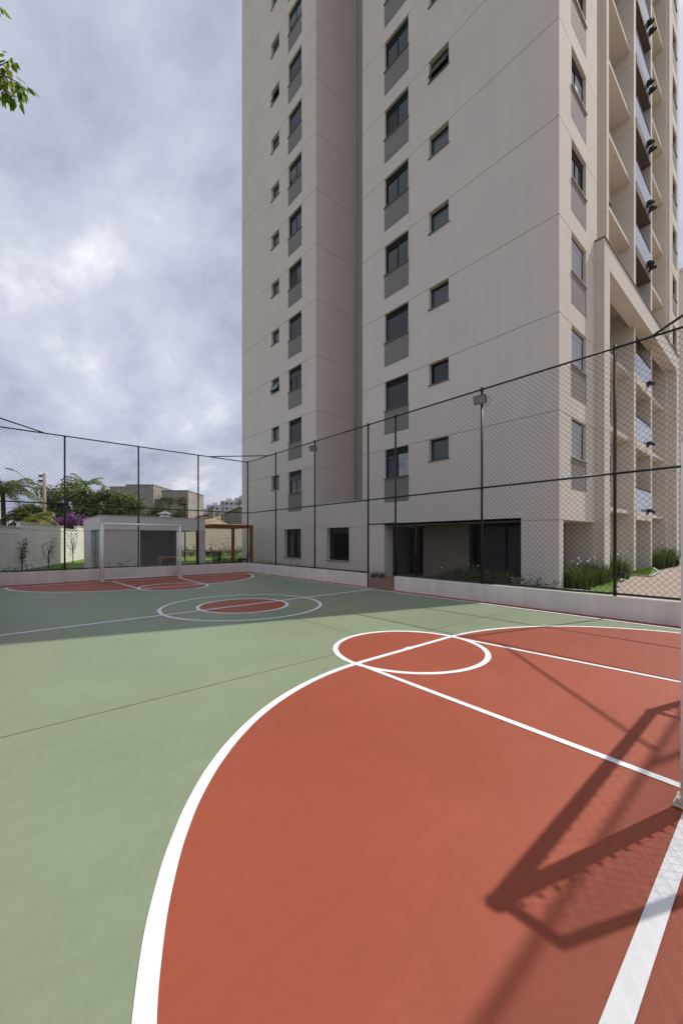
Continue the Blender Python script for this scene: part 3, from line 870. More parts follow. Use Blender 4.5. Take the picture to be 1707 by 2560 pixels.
# end of the first block, recess backs
b = MB()
b.quad((XB1, YA, 0), (XB1, 5.6, 0), (XB1, 5.6, TOP), (XB1, YA, TOP))
b.build('end_wall_return', 'facade_light', tower)
YF, YK = 4.55, 5.40
FINS = ((17.18, 17.45), (21.05, 21.40), (24.20, 24.50), (27.80, 28.10))
JR = JZ + [J0]
def d_g(u, z): return 0.02 if in_groove(z) else 0.0
facade('recess_back_wall', 'facade_light', tower, 'y', YK, [XB1, 21.05], zlines(), d_g)
facade('recess_back_wall', 'facade_light', tower, 'y', YK, [24.5, 28.1], zlines(), d_g)
MB().quad((21.3, 6.45, 0), (24.3, 6.45, 0), (24.3, 6.45, TOP), (21.3, 6.45, TOP)).build('balcony_back_wall', 'facade_light', tower)
for k, (a, e_) in enumerate(FINS):
    yb_ = 5.6 if k in (0, 3) else 6.5
    b = MB()
    zs_ = [0.0, J0] + JZ + [TOP]
    for z0, z1 in zip(zs_[:-1], zs_[1:]):
        b.box(a, e_, YF, yb_, z0 + GR, z1 - GR)
        b.box(a + .012, e_ - .012, YF + .012, yb_, z1 - GR, z1 + GR)
    b.build('fin_wall', 'facade_light', tower)
lm = {}
for ki, (a, e_) in enumerate(((17.45, 21.05), (24.50, 27.80))):
    lm[ki] = MB().box(a, e_, 4.69, YK, 0, 0.15).mesh('ledge', 'facade_light')
for i, j in enumerate(JZ[:-1]):
    for ki in (0, 1): link('ledge', lm[ki], tower, (0, 0, j + .55))
for ki in (0, 1): link('ledge', lm[ki], tower, (0, 0, J0 + .55))
# small windows at the back of the recess
for j in JZ:
    window(tower, 'far', 1.1, 1.1, (19.8, YK - .012, j - 1.15), 'y', -0.01, 'sill_light')
    window(tower, 'far', 1.0, 1.1, (26.6, YK - .012, j - 1.15), 'y', -0.01, 'sill_light')
# balconies
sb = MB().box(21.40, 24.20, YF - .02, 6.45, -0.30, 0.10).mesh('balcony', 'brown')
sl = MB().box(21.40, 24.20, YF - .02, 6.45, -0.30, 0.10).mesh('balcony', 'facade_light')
gl = MB().box(21.42, 24.18, YF, YF + .012, 0.12, 1.10).mesh('railing_glass', 'glass_rail')
hr = MB().box(21.41, 24.19, YF - .015, YF + .03, 1.10, 1.14).box(22.78, 22.82, YF + .012, YF + .03, 0.1, 1.10).mesh('handrail', 'frame')
dr = MB().box(21.7, 24.0, 6.40, 6.44, 0.12, 2.2).mesh('balcony_door', 'glass')
df = MB().box(21.66, 21.7, 6.36, 6.44, 0.1, 2.24).box(24.0, 24.04, 6.36, 6.44, 0.1, 2.24).box(22.83, 22.87, 6.36, 6.40, 0.1, 2.2).mesh('door_frame', 'frame')
lp = MB().box(0, 0.24, -0.20, 0, -0.06, 0.10, .02).box(0.06, 0.12, -0.30, -0.2, -0.12, 0.02, .01).box(0.08, 0.16, -0.06, 0.02, -0.16, -0.06).mesh('spotlight', 'black')
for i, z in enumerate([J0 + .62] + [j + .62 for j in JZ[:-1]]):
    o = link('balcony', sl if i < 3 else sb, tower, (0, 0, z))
    link('railing_glass', gl, o); link('handrail', hr, o)
    d_ = link('balcony_door', dr, o); link('spotlight', lp, o, (23.25, YF - .02, 0.16))
    if i > 2: link('spotlight', lp, o, (23.70, YF - .02, 0.16))
    link('door_frame', df, o)
# last window block
def d_s2(u, z):
    for j in JZ:
        if j - BH < z < j and 29.0 < u < 30.2: return ('h', 0.16)
    return 0.025 if in_groove(z) else 0.0
facade('end_wall', 'facade_light', tower, 'y', YA, [28.10, XE, 29.0, 30.2], zlines(), d_s2)
facade('end_wall_return', 'facade_light', tower, 'x', 28.10, [YA, YK], zlines(), d_g)
pm3 = MB().box(0, 1.24, 0, 0.004, 0, PB - BH - .036).mesh('spandrel_panel', 'panel')
for i, j in enumerate(JZ):
    window(tower, 'slide', 1.2, BH, (29.0, YA, j - BH), 'y', 0.10, 'sill_light')
    link('spandrel_panel', pm3, tower, (28.98, YA - 0.004, j - PB))
# four storey portal frame
PX0, PX1, PY = 15.46, 28.75, 4.16
PZ0, PZ1 = 11.05, 11.90
b = MB()
zs_ = [0.0, J0, JZ[0], JZ[1], PZ0]
for z0, z1 in zip(zs_[:-1], zs_[1:]):
    b.box(PX0, PX0 + .62, PY, YA + .3, z0 + GR, z1 - (GR if z1 < PZ0 else 0))
    b.box(PX0 + .012, PX0 + .608, PY + .012, YA + .3, z0 - GR, z0 + GR)
b.build('portal_column', 'facade_light', tower)
b = MB()
for z0, z1 in zip(zs_[:-1], zs_[1:]): b.box(PX1 - .55, PX1, PY, YA - .002, z0 + GR, z1 - (GR if z1 < PZ0 else 0))
b.build('portal_column', 'facade_light', tower)
MB().box(PX0, PX1, PY - .002, 4.70, PZ0, PZ1).build('portal_beam', 'facade_light', tower)
MB().box(PX0 - .03, PX1 + .03, PY - .035, 4.74, PZ1, PZ1 + .05).build('portal_cap', 'sill', tower)

# ------------------------------------------------------------------ vegetation helpers
def strap_clump(n, h, spread, wd=0.022):
    b = MB()
    for i in range(n):
        a = random.uniform(0, 2 * math.pi); rr = spread * math.sqrt(random.random())
        x, y = rr * math.cos(a), rr * math.sin(a)
        hh = h * random.uniform(0.65, 1.1); lean = random.uniform(0.08, 0.5) * hh
        la = a + random.uniform(-1.0, 1.0)
        px = None
        pa = la + math.pi / 2
        w_ = wd * random.uniform(0.6, 1.2)
        pts = []
        for k in range(4):
            t = k / 3
            pts.append((x + lean * t * t * math.cos(la), y + lean * t * t * math.sin(la), hh * (t - 0.22 * t * t * t * (lean / hh) * 3), w_ * (1 - t) + .002))
        for p, q in zip(pts[:-1], pts[1:]):
            c, s = math.cos(pa), math.sin(pa)
            b.quad((p[0] - c * p[3], p[1] - s * p[3], p[2]), (p[0] + c * p[3], p[1] + s * p[3], p[2]), (q[0] + c * q[3], q[1] + s * q[3], q[2]), (q[0] - c * q[3], q[1] - s * q[3], q[2]))
    return b
def leaf(b, p, n, size, asp=0.45):
    """one pointed leaf of two triangles' worth of quads, folded along the midrib"""
    n = n.normalized()
    t = Vector((random.uniform(-1, 1), random.uniform(-1, 1), random.uniform(-0.9, 0.3)))
    t = (t - n * t.dot(n)).normalized()
    s = n.cross(t)
    p = Vector(p)
    a = p - t * size * 0.5; e_ = p + t * size * 0.5
    m1 = p + s * size * asp * 0.5 + n * size * 0.08; m2 = p - s * size * asp * 0.5 + n * size * 0.08
    b.quad(tuple(a), tuple(m1), tuple(e_), tuple(m2))
def rdir():
    while True:
        v = Vector((random.uniform(-1, 1), random.uniform(-1, 1), random.uniform(-1, 1)))
        if 0.05 < v.length < 1: return v.normalized()
def crown(b, clumps, per, size, asp=0.5):
    for c, r in clumps:
        c = Vector(c)
        for i in range(per):
            d = rdir()
            rr = r * (random.random() ** 0.45)
            p = c + Vector((d.x * rr, d.y * rr, d.z * rr * 0.8))
            leaf(b, p, d + Vector((0, 0, 0.6)) + rdir() * 0.6, size * random.uniform(0.6, 1.3), asp)
def limb(b, p, q, r0, r1, n=5, wob=0.12):
    p = Vector(p); q = Vector(q)
    pts = []
    for i in range(n):
        t = i / (n - 1)
        k = p.lerp(q, t)
        if 0 < i < n - 1: k += rdir() * wob * (q - p).length * 0.3
        pts.append(k)
    b.tube(pts, r0, 7, r1)
    return pts
def shrub(name, label, loc, n, rx, ry, h, size, m, group=None, cat='shrub', flowers=0, stems=True):
    o = thing(name, label, cat, loc, 0, group)
    b = MB()
    for i in range(n):
        d = rdir()
        k = random.random() ** 0.4
        p = Vector((d.x * rx * k, d.y * ry * k, h * 0.5 + d.z * h * 0.5 * k))
        p.z += 0.05 * h * math.sin(p.x * 9) 
        leaf(b, p, d + rdir() * 0.8 + Vector((0, 0, .5)), size * random.uniform(0.6, 1.3))
    b.build('leaves', m, o)
    if stems:
        s = MB()
        for i in range(7):
            a = random.uniform(0, 6.28)
            s.tube([(0.15 * rx * math.cos(a), 0.15 * ry * math.sin(a), 0), (rx * .6 * math.cos(a), ry * .6 * math.sin(a), h * .75)], 0.01, 5, 0.004)
        s.build('stems', 'twig', o)
    if flowers:
        f_ = MB()
        for i in range(flowers):
            p = Vector((random.uniform(-rx, rx), random.uniform(-ry, ry), h * random.uniform(0.85, 1.25)))
            for k in range(5): leaf(f_, p + rdir() * .015, rdir(), 0.035, 0.8)
        f_.build('flowers', 'white_petal', o)
    return o

# ------------------------------------------------------------------ planting beside the tower
bed = struct(MB().box(9.96, 12.30, 4.02, 7.6, 0.0, 0.13).build('planting_bed', 'soil'))
bed2 = struct(MB().box(12.50, 15.44, 3.92, 5.38, 0.0, 0.22).build('planting_bed', 'soil'))
g1 = MB().poly([(11.2, 3.0, .10), (14.2, 3.55, .235), (17.0, 4.0, .30), (17.0, 4.14, .30), (12.2, 4.0, .16), (10.6, 3.98, .10)])
struct(g1.build('grass_bed', 'lawn'))
struct(MB().poly([(18.6, 3.55, .272), (21.0, 3.72, .272), (24.1, 4.5, .272), (19.6, 4.53, .272), (18.6, 4.5, .272)]).build('grass_bed', 'lawn'))
# kerb stones along the beds
def kerb(pts, name='kerb_stone'):
    root = thing('kerb', 'pale stone kerb edging the lawn beds by the tower', 'kerb')
    for (xa, ya), (xb, yb) in zip(pts[:-1], pts[1:]):
        n = max(1, int(math.hypot(xb - xa, yb - ya) / 1.0))
        for i in range(n):
            t0, t1 = i / n, (i + 1) / n - 0.01 / max(1, n)
            p = Vector((xa + (xb - xa) * t0, ya + (yb - ya) * t0)); q = Vector((xa + (xb - xa) * t1, ya + (yb - ya) * t1))
            d = (q - p).normalized(); s = Vector((-d.y, d.x)) * 0.05
            z = gz(p.x) + 0.055; bb = MB()
            v = [(*(p - s),), (*(q - s),), (*(q + s),), (*(p + s),)]
            bb.poly([(x, y, z) for x, y in v])
            for k in range(4):
                a_, c_ = v[k], v[(k + 1) % 4]
                bb.quad((a_[0], a_[1], 0), (c_[0], c_[1], 0), (c_[0], c_[1], z), (a_[0], a_[1], z))
            bb.build('kerb_stone', 'kerbstone', root)
    return root
kerb([(10.3, 2.82), (11.2, 2.98), (14.3, 3.50), (17.1, 3.98)])
k2 = kerb([(18.55, 4.5), (18.55, 3.5), (21.1, 3.68), (24.2, 4.45)])
k2['label'] = 'pale stone kerb round the second lawn bed beyond the portal column'
# grass blades on the beds
b = MB()
for i in range(5200):
    t = random.random()
    if random.random() < 0.6:
        x = random.uniform(11.0, 17.0); yl = 3.0 + (x - 11.2) * 0.172; y = random.uniform(yl + .04, 4.12); z = gz(x) + 0.01
    else:
        x = random.uniform(18.65, 23.9); yl = 3.58 + max(0, x - 18.6) * 0.155; y = random.uniform(yl, 4.5); z = 0.27
    a = random.uniform(0, 6.28); h = random.uniform(0.04, 0.09)
    c, s = math.cos(a) * .012, math.sin(a) * .012
    b.tri((x - c, y - s, z), (x + c, y + s, z), (x + random.uniform(-.03, .03), y + random.uniform(-.03, .03), z + h))
tag(b.build('grass', 'blade'), 'short bright green grass on the beds beside the tower', 'grass', kind='stuff')

def clump(name, label, pts, h, nfl, m='iris', n=170, sp=.30):
    """a continuous drift of strap-leaved plants"""
    o = thing(name, label, 'plants', (pts[0][0], pts[0][1], pts[0][2]), 0, 'strap leaf plants beside the tower')
    lv = MB(); f_ = MB(); st = MB()
    for x, y, z in pts:
        s_ = h * random.uniform(.82, 1.12)
        c = strap_clump(n, s_, sp * random.uniform(.9, 1.15))
        ox, oy, oz = x - pts[0][0], y - pts[0][1], z - pts[0][2]
        k = len(lv.v); lv.v += [(a + ox, b_ + oy, c_ + oz) for a, b_, c_ in c.v]; lv.f += [tuple(k + q for q in f) for f in c.f]
        for i in range(nfl):
            a = random.uniform(0, 6.28); r_ = random.uniform(0, .32)
            p = Vector((ox + r_ * math.cos(a), oy + r_ * math.sin(a), oz + s_ * random.uniform(.95, 1.25)))
            for q in range(6): leaf(f_, p + rdir() * .022, rdir(), 0.055, 0.8)
            st.tube([(ox + (p.x - ox) * .5, oy + (p.y - oy) * .5, oz), tuple(p)], 0.004, 4)
    lv.build('leaves', m, o)
    if nfl:
        f_.build('flowers', 'white_petal', o); st.build('flower_stems', m, o)['kind'] = 'stuff'
    return o
clump('strap_leaf_clump', 'dark strap leaf clump with white flowers between corner pier and portal column',
      [(x, y, .2) for x, y in ((12.95, 4.15), (13.35, 4.45), (13.8, 4.22), (14.25, 4.5), (14.6, 4.25), (14.95, 4.5), (13.1, 4.75), (15.2, 4.22), (13.55, 4.85))], .76, 2)
clump('strap_leaf_clump', 'small strap leaf clump with white flowers just behind the portal column', [(16.5, 4.45, .25), (16.9, 4.4, .25), (17.0, 4.1, .25)], .8, 5)
clump('strap_leaf_clump', 'bright strap leaf clump at the far end before the last bay', [(x, y, .25) for x, y in ((25.0, 4.3), (25.5, 4.5), (26.0, 4.25), (26.5, 4.5), (27.0, 4.25), (27.4, 4.4))], 1.1, 1)
clump('strap_leaf_clump', 'small lone plant in the doorway of the balcony bay', [(21.75, 5.0, .25)], .7, 0, n=90)
clump('strap_leaf_clump', 'strap leaf clump before the dark ground floor opening', [(11.5, 7.0, .12), (11.55, 6.6, .12), (11.5, 6.2, .12), (11.6, 5.8, .12)], .78, 0)
def shrub_row(label, pts, size, m='shrub', flowers=2, n=520, cat='shrubs', group=None, name='shrub_row', kind=None):
    o = thing(name, label, cat, pts[0][:3], 0, group)
    lv = MB(); st = MB(); f_ = MB()
    for x, y, z, rx, ry, h in pts:
        off = Vector((x, y, z)) - Vector(pts[0][:3])
        for i in range(n):
            d = rdir(); k = random.random() ** .4
            p = Vector((d.x * rx * k, d.y * ry * k, h * .5 + d.z * h * .5 * k))
            leaf(lv, p + off, d + rdir() * .8 + Vector((0, 0, .5)), size * random.uniform(.6, 1.35))
        for i in range(9):
            a = random.uniform(0, 6.28); e_ = off + Vector((rx * .75 * math.cos(a), ry * .75 * math.sin(a), h * random.uniform(.8, 1.18)))
            st.tube([tuple(off + Vector((.1 * rx * math.cos(a), .1 * ry * math.sin(a), 0))), tuple(e_)], 0.008, 5, .003)
            for q in range(6): leaf(lv, e_ + rdir() * .06, rdir(), size * .8)
        for i in range(flowers):
            p = off + Vector((random.uniform(-rx, rx), random.uniform(-ry, ry), h * random.uniform(.9, 1.2)))
            for q in range(5): leaf(f_, p + rdir() * .015, rdir(), .035, .8)
    lv.build('leaves', m, o); st.build('stems', 'twig', o)
    if flowers: f_.build('flowers', 'white_petal', o)
    return o
shrub_row('row of small leafed shrubs behind the wall right of the gate', [(10.65, 7.1, .12, .42, .42, .62), (10.7, 6.55, .12, .42, .42, .70), (10.6, 6.0, .12, .42, .42, .66), (10.8, 5.55, .12, .42, .42, .6),
          (10.65, 5.1, .12, .42, .42, .5), (10.7, 4.65, .12, .4, .4, .46), (10.75, 4.25, .12, .4, .4, .42)], .07, flowers=1)
shrub_row('low reddish green plants at the foot of the pier by the gate', [(11.9, 12.0, .07, .22, .22, .2), (11.95, 11.6, .07, .22, .22, .2), (12.0, 11.2, .07, .22, .22, .2)], .06, flowers=0, n=150)
# garden spot on a spike
o = thing('garden_spotlight', 'small black garden spotlight beside the portal column', 'spotlight', (15.9, 3.72, 0.26))
MB().box(-.07, .07, -.05, .05, .10, .30, .015).build('lamp_head', 'black', o)
MB().tube([(0, 0, 0), (0, 0, .12)], 0.012, 6).build('spike', 'black', o)
o = thing('garden_spotlight', 'small black garden spotlight before the far clump', 'spotlight', (26.9, 3.9, 0.25))
MB().box(-.08, .08, -.05, .05, .10, .34, .015).build('lamp_head', 'black', o)
MB().tube([(0, 0, 0), (0, 0, .12)], 0.012, 6).build('spike', 'black', o)
# scrappy weeds along the walls outside the fences
shrub_row('low weeds peeping over the side wall below the tower windows', [(10.12, 12.3 + i * .6, .05, .16, .26, .42 + .1 * random.random()) for i in range(10)], .05, flowers=0, n=50, name='weeds', cat='weeds')
shrub_row('low weeds peeping over the end wall behind the far goal', [(x, 19.05, .06, .26, .16, .48 + .14 * random.random()) for x in (-.2, .35, 1.0, 1.75, 3.4, 4.1, 4.75, 5.2, 6.3, 7.7, 8.35)], .07, flowers=0, n=50, name='weeds', cat='weeds')

# ------------------------------------------------------------------ garden pavilion behind the far goal
PXa, PXb, PYa, PYb = 3.67, 8.65, 21.30, 26.40
GZ = 0.08
pav = thing('garden_pavilion', 'low white garden pavilion with mauve wall and dark opening behind the far goal', 'building', (PXa, PYa, GZ))
pav.location = (0, 0, 0)
b = MB()
b.box(PXa, PXb, PYa, PYa + .15, 2.15, 2.80).box(PXa, PXb, PYb - .15, PYb, 2.15, 2.80)
b.box(PXa, PXa + .15, PYa + .15, PYb - .15, 2.15, 2.80).box(PXb - .15, PXb, PYa + .15, PYb - .15, 2.15, 2.80)
b.build('fascia', 'pav_white', pav)
MB().box(PXa - .03, PXb + .03, PYa - .03, PYb + .03, 2.80, 2.835).build('roof_cap', 'coping', pav)
MB().box(PXa + .16, PXb - .16, PYa + .16, PYb - .16, 2.15, 2.28).build('ceiling', 'pav_white', pav)
MB().box(PXa + .05, 5.23, PYa + .06, PYa + .20, GZ, 2.148).build('front_wall', 'pav_grey', pav)
MB().box(5.23, 5.35, PYa + .04, PYa + .24, GZ, 2.148).build('door_jamb', 'pav_white', pav)
MB().box(5.3, 7.1, PYa + 1.9, PYa + 2.0, GZ, 2.148).build('tiled_back_wall', 'pav_dark', pav)
MB().box(5.2, 5.3, PYa + .25, PYa + 2.0, GZ, 2.148).build('side_wall', 'pav_dark', pav)
MB().box(7.1, 7.2, PYa + .3, PYa + 2.0, GZ, 2.148).build('side_wall', 'pav_dark', pav)
MB().box(8.27, 8.65, PYa + .02, PYa + .4, GZ, 2.148).build('corner_pier', 'pav_grey', pav)
MB().box(8.40, 8.64, PYb - .4, PYb - .05, GZ, 2.148).build('corner_pier', 'pav_grey', pav)
MB().box(8.20, 8.265, PYa + .05, PYa + .12, GZ, 2.148).build('steel_post', 'frame', pav)
MB().box(PXa + .02, PXa + .16, PYa + .2, PYa + .75, GZ, 2.148).build('end_wall', 'pav_white', pav)
MB().box(PXa + .02, PXa + .16, PYb - 2.2, PYb - .02, GZ, 2.148).build('end_wall', 'pav_white', pav)
MB().box(PXa + .16, 5.2, PYb - .2, PYb - .04, GZ, 2.148).build('rear_wall', 'pav_white', pav)
b = MB().box(PXa + .10, PXa + .14, 22.07, 24.18, GZ + 1.2, 2.148)
b.build('dark_window', 'pav_dark', pav)
b = MB().box(PXa + .06, PXa + .12, 22.35, 23.05, GZ, 2.10)
d_ = b.build('door', 'door_grey', pav)
MB().box(PXa + .02, PXa + .06, 22.42, 22.52, 1.0, 1.06).build('handle', 'black', d_)
b = MB().box(PXa + .06, PXa + .12, 23.30, 23.95, GZ, 2.10)
d_ = b.build('door', 'door_grey', pav)
MB().box(PXa + .02, PXa + .06, 23.38, 23.48, 1.0, 1.06).build('handle', 'black', d_)
MB().box(PXa + .13, PXa + .15, 22.05, 24.2, GZ, GZ + 1.19).build('door_panel', 'door_grey', pav)
# vent cowl on its roof
o = thing('roof_vent', 'small white roof vent with a pyramid cap on the pavilion', 'vent', (7.45, 24.4, 2.835))
b = MB().box(-.22, .22, -.22, .22, 0, .26)
for s in ((-.2, -.2), (.14, -.2), (-.2, .14), (.14, .14)): b.box(s[0], s[0] + .06, s[1], s[1] + .06, .06, .36)
b.build('vent_body', 'pav_white', o)
c = MB()
q = [(-.34, -.34, .36), (.34, -.34, .36), (.34, .34, .36), (-.34, .34, .36)]
for i in range(4): c.tri(q[i], q[(i + 1) % 4], (0, 0, .54))
c.poly(q[::-1])
c.build('vent_cap', 'pav_white', o)
# orange bench in the opening
o = thing('wooden_stool_table', 'orange wooden table standing in the dark pavilion opening', 'table', (6.85, 21.75, GZ))
MB().box(-.55, .40, -.25, .25, .62, .70, .005).build('table_top', 'wood_orange', o)
for x in (-.5, .30):
    for y in (-.2, .14): MB().box(x, x + .08, y, y + .08, 0, .62).build('leg', 'wood_orange', o)
# pergola
per = thing('pergola', 'brown timber pergola between the pavilion and the tower', 'pergola', (8.7, 20.35, GZ))
PZ = 2.50 - GZ
for x, y in ((2.30, .12), (2.30, 2.45)):
    MB().box(x - .075, x + .075, y - .075, y + .075, 0, PZ - .17).build('post', 'wood', per)
for y in (.12, 2.45): MB().box(-.02, 2.40, y - .06, y + .06, PZ - .17, PZ, .004).build('beam', 'wood', per)
for x in (0.10, 2.30): MB().box(x - .055, x + .055, .18, 2.39, PZ - .168, PZ - .002, .004).build('side_beam', 'wood', per)
# benches
def bench(loc, rz, label):
    o = thing('park_bench', label, 'bench', loc, rz, 'slatted benches')
    for x in (-.52, .46):
        b = MB().box(x, x + .06, -.22, -.16, 0, .42).box(x, x + .06, .16, .22, 0, .42).box(x, x + .06, -.22, .22, .38, .42)
        b.quad((x, .18, .4), (x + .06, .18, .4), (x + .06, .34, .85), (x, .34, .85)).quad((x, .23, .4), (x + .06, .23, .4), (x + .06, .39, .85), (x, .39, .85))
        b.build('leg', 'black', o)
    for i in range(3): MB().box(-.6, .6, -.22 + i * .14, -.11 + i * .14, .42, .45, .004).build('seat_slat', 'wood_dark', o)
    for i in range(3):
        z = .52 + i * .12; y = .2 + (z - .4) * .35
        MB().box(-.6, .6, y, y + .03, z, z + .085, .004).build('back_slat', 'wood_dark', o)
    return o
bench((10.2, 24.2, GZ), R(160), 'dark slatted bench on the lawn left of the pergola post')
bench((11.15, 21.7, GZ), R(250), 'dark slatted bench by the tower foot right of the pergola post')
# garden lamp post
o = thing('garden_lamp', 'thin dark garden lamp post with flat head behind the pavilion', 'lamp', (10.58, 29.9, GZ))
MB().tube([(0, 0, 0), (0, 0, 4.2)], 0.05, 8, 0.04).build('pole', 'black', o)
MB().box(-.45, .12, -.14, .14, 4.18, 4.25, .01).build('lamp_head', 'black', o)

# ------------------------------------------------------------------ boundary walls of the garden
def wall_run(p, q, h, t, label, m, cap=True, steps=None):
    p = Vector((*p, 0)); q = Vector((*q, 0)); d = q - p; ln = d.length
    o = thing('boundary_wall', label, 'wall', p, math.atan2(d.y, d.x))
    segs = steps or [(0, ln, h)]
    for a, e_, hh in segs:
        MB().box(a, e_, -t / 2, t / 2, 0, hh - .06).build('wall_panel', m, o)
        MB().box(a - .03, e_ + .03, -t / 2 - .05, t / 2 + .05, hh - .06, hh).build('coping', 'coping', o)
        MB().box(a, e_, -t / 2 - .02, t / 2 + .02, hh - .36, hh - .30).build('string_course', m, o)
    return o
lenA = math.hypot(5.61 + 1.28, 39.3 - 20.37)
wall_run((-1.28, 20.37), (5.61, 39.3), 2.4, .18, 'long stepped garden wall on the left behind the young trees', 'boundary',
         steps=[(-6, 6.1, 2.32), (6.1, 13.6, 2.60), (13.6, 17.0, 2.45), (17.0, lenA, 2.75)])
wr = wall_run((5.61, 39.3), (24.0, 38.9), 3.32, .18, 'sunlit cream garden wall behind the pergola', 'boundary_cream')
MB().box(0, 18.3, -.16, -.092, 0.0, 0.75).build('plinth', 'boundary_cream', wr)

# ------------------------------------------------------------------ young trees against the wall
def sapling(x, y, h, label, leaves, lean=0.0, bare=False):
    o = thing('young_tree', label, 'tree', (x, y, GZ), 0, 'young trees along the garden wall')
    b = MB(); lv = MB()
    pts = limb(b, (0, 0, 0), (lean, 0, h * .55), 0.03, 0.018, 5, .08)
    for i in range(11):
        t = random.uniform(.25, 1)
        s = Vector(pts[0]).lerp(Vector(pts[-1]), t)
        a = random.uniform(0, 6.28); up = random.uniform(.3, .6) * h
        e_ = s + Vector((math.cos(a) * .32, math.sin(a) * .32, up))
        tw = limb(b, s, e_, 0.012, 0.004, 4, .2)
        for k in range(leaves):
            q = Vector(tw[random.randint(1, 3)]) + rdir() * .10
            leaf(lv, q, rdir(), random.uniform(.05, .11))
    b.build('trunk', 'twig', o); lv.build('crown', 'shrub', o)
sapling(0.95, 26.0, 1.55, 'leafy young tree leftmost against the garden wall', 34)
sapling(2.15, 27.4, 1.7, 'thin almost bare young tree against the shaded garden wall', 9)
sapling(3.75, 31.3, 2.2, 'thin young tree before the sunlit end of the garden wall', 9)
# flowers along the cream wall
o = thing('flower_row', 'row of tall thin dark plants before the sunlit cream wall', 'plants', (12.0, 37.6, GZ))
b = MB(); lv = MB()
for i in range(16):
    x = i * .62 + random.uniform(-.2, .2); y = random.uniform(-.4, .4); h = random.uniform(.9, 1.75)
    b.tube([(x, y, 0), (x + .05, y + .03, h * .6), (x + .02, y + .1, h)], 0.016, 5, .008)
    for k in range(22): leaf(lv, Vector((x + random.uniform(-.16, .16), y + random.uniform(-.14, .14), h * random.choice((.3, .55, .8, 1.0)) + random.uniform(-.08, .08))), rdir(), .12)
st_ = b.build('stems', 'twig', o); st_['kind'] = 'stuff'; lv.build('leaves', 'shrub', o)
shrub_row('row of light green shrubs along the foot of the cream wall', [(11.0 + i * .75, 38.0 - .05 * i, GZ, .6, .45, .75) for i in range(13)], .14, 'creeper', 0, 240)
shrub_row('light green shrubs on the lawn between the two benches', [(10.7 + i * .3, 24.6 - i * .55, GZ, .35, .35, .55) for i in range(4)], .10, 'creeper', 0, 240)

# ------------------------------------------------------------------ trees behind the garden wall
def broad_tree(name, label, loc, clumps, per, size, m, trunk_h, tr=0.25, cat='tree', group=None):
    o = thing(name, label, cat, loc, 0, group)
    b = MB()
    limb(b, (0, 0, 0), (0.1, 0.05, trunk_h), tr, tr * .7, 5, .05)
    for c, r in clumps[::2]:
        limb(b, (0.1, .05, trunk_h * random.uniform(.7, 1)), c, tr * .4, tr * .1, 5, .15)
    b.build('trunk', 'bark', o)
    lv = MB(); crown(lv, clumps, per, size)
    lv.build('crown', m, o)
    return o
# the camera's right-hand direction in plan, used to spread crowns sideways
RT = Vector((0.753, -0.659, 0))
cl = []
rnd = random.Random(3)
for i in range(60):
    u = rnd.uniform(-4.6, 6.6); z = rnd.uniform(3.2, 8.2)
    top = 8.3 - abs(u - .8) * .38 - (1.6 if u < -2.8 else 0)
    if z > top: z = top - rnd.uniform(0, 1.2)
    if abs(u) > 3.5 and z < 4.0: z += 1.2
    p = RT * u + Vector((0, 0, z)) + Vector((rnd.uniform(-1, 1), rnd.uniform(-1, 1), 0))
    cl.append((tuple(p), rnd.uniform(.7, 1.15)))
broad_tree('broad_tree', 'large dark green spreading tree behind the garden wall', (5.79, 50.69, 0), cl, 230, 0.34, 'leaf', 3.2, .38)
cl = []
for i in range(26):
    u = rnd.uniform(-2.8, 3.0)
    cl.append((tuple(RT * u + Vector((0, 0, rnd.uniform(2.2, 4.1 - abs(u) * .2)))), rnd.uniform(.4, .75)))
broad_tree('bougainvillea', 'purple flowering bush over the wall under the large tree', (5.2, 45.6, 0), cl, 170, 0.16, 'purple', 1.6, .1, 'bush')
def palm_tree(name, label, loc, h, n, fl, m, droop=1.0, tr=.14, seed=1, up=0.75):
    rr = random.Random(seed)
    o = thing(name, label, 'palm tree', loc)
    b = MB(); b.tube([(0, 0, 0), (.08, 0, h * .5), (.02, .05, h)], tr, 8, tr * .75)
    b.build('trunk', 'bark', o)
    for i in range(n):
        a = 2 * math.pi * i / n + rr.uniform(-.2, .2)
        ln = fl * rr.uniform(.8, 1.1); u0 = rr.uniform(.25, 1.0) * up
        ca, sa = math.cos(a), math.sin(a)
        pts = []
        for k in range(11):
            t = k / 10
            rad = ln * (t * (1 - .22 * t)) * math.cos(u0 * .6)
            z = h + ln * (math.sin(u0) * t * 1.15 - droop * .75 * t * t)
            pts.append(Vector((ca * rad, sa * rad, z)))
        fb = MB(); fb.tube(pts, 0.022, 4, .005, cap=False)
        side = Vector((-sa, ca, 0))
        for k in range(1, 40):
            t = .08 + .92 * k / 40
            q = t * 10; j = min(int(q), 9)
            p = pts[j].lerp(pts[j + 1], q - j); d = (pts[j + 1] - pts[j]).normalized()
            l2 = fl * .23 * (math.sin(math.pi * min(t * .92 + .08, 1)) * .8 + .2)
            for s in (-1, 1):
                tip = p + side * s * l2 * .8 + d * l2 * .45 + Vector((0, 0, -l2 * rr.uniform(.15, .6)))
                fb.tri(tuple(p - d * .028), tuple(p + d * .028), tuple(tip))
        fb.build('frond', m, o)
    return o
palm_tree('palm_tree', 'feathery palm at the left edge behind the garden wall', (0.25, 34.3, 0), 4.7, 26, 3.1, 'palm', .95, .16, 2, 1.15)
palm_tree('palm_tree', 'palm whose fronds rise above the large tree', (7.76, 54.3, 0), 8.0, 15, 3.0, 'palm', .85, .2, 5, 1.2)
palm_tree('palm_tree', 'small palm before the bare block house', (9.6, 54.0, 0), 6.7, 16, 2.3, 'palm', .9, .15, 9, 1.1)
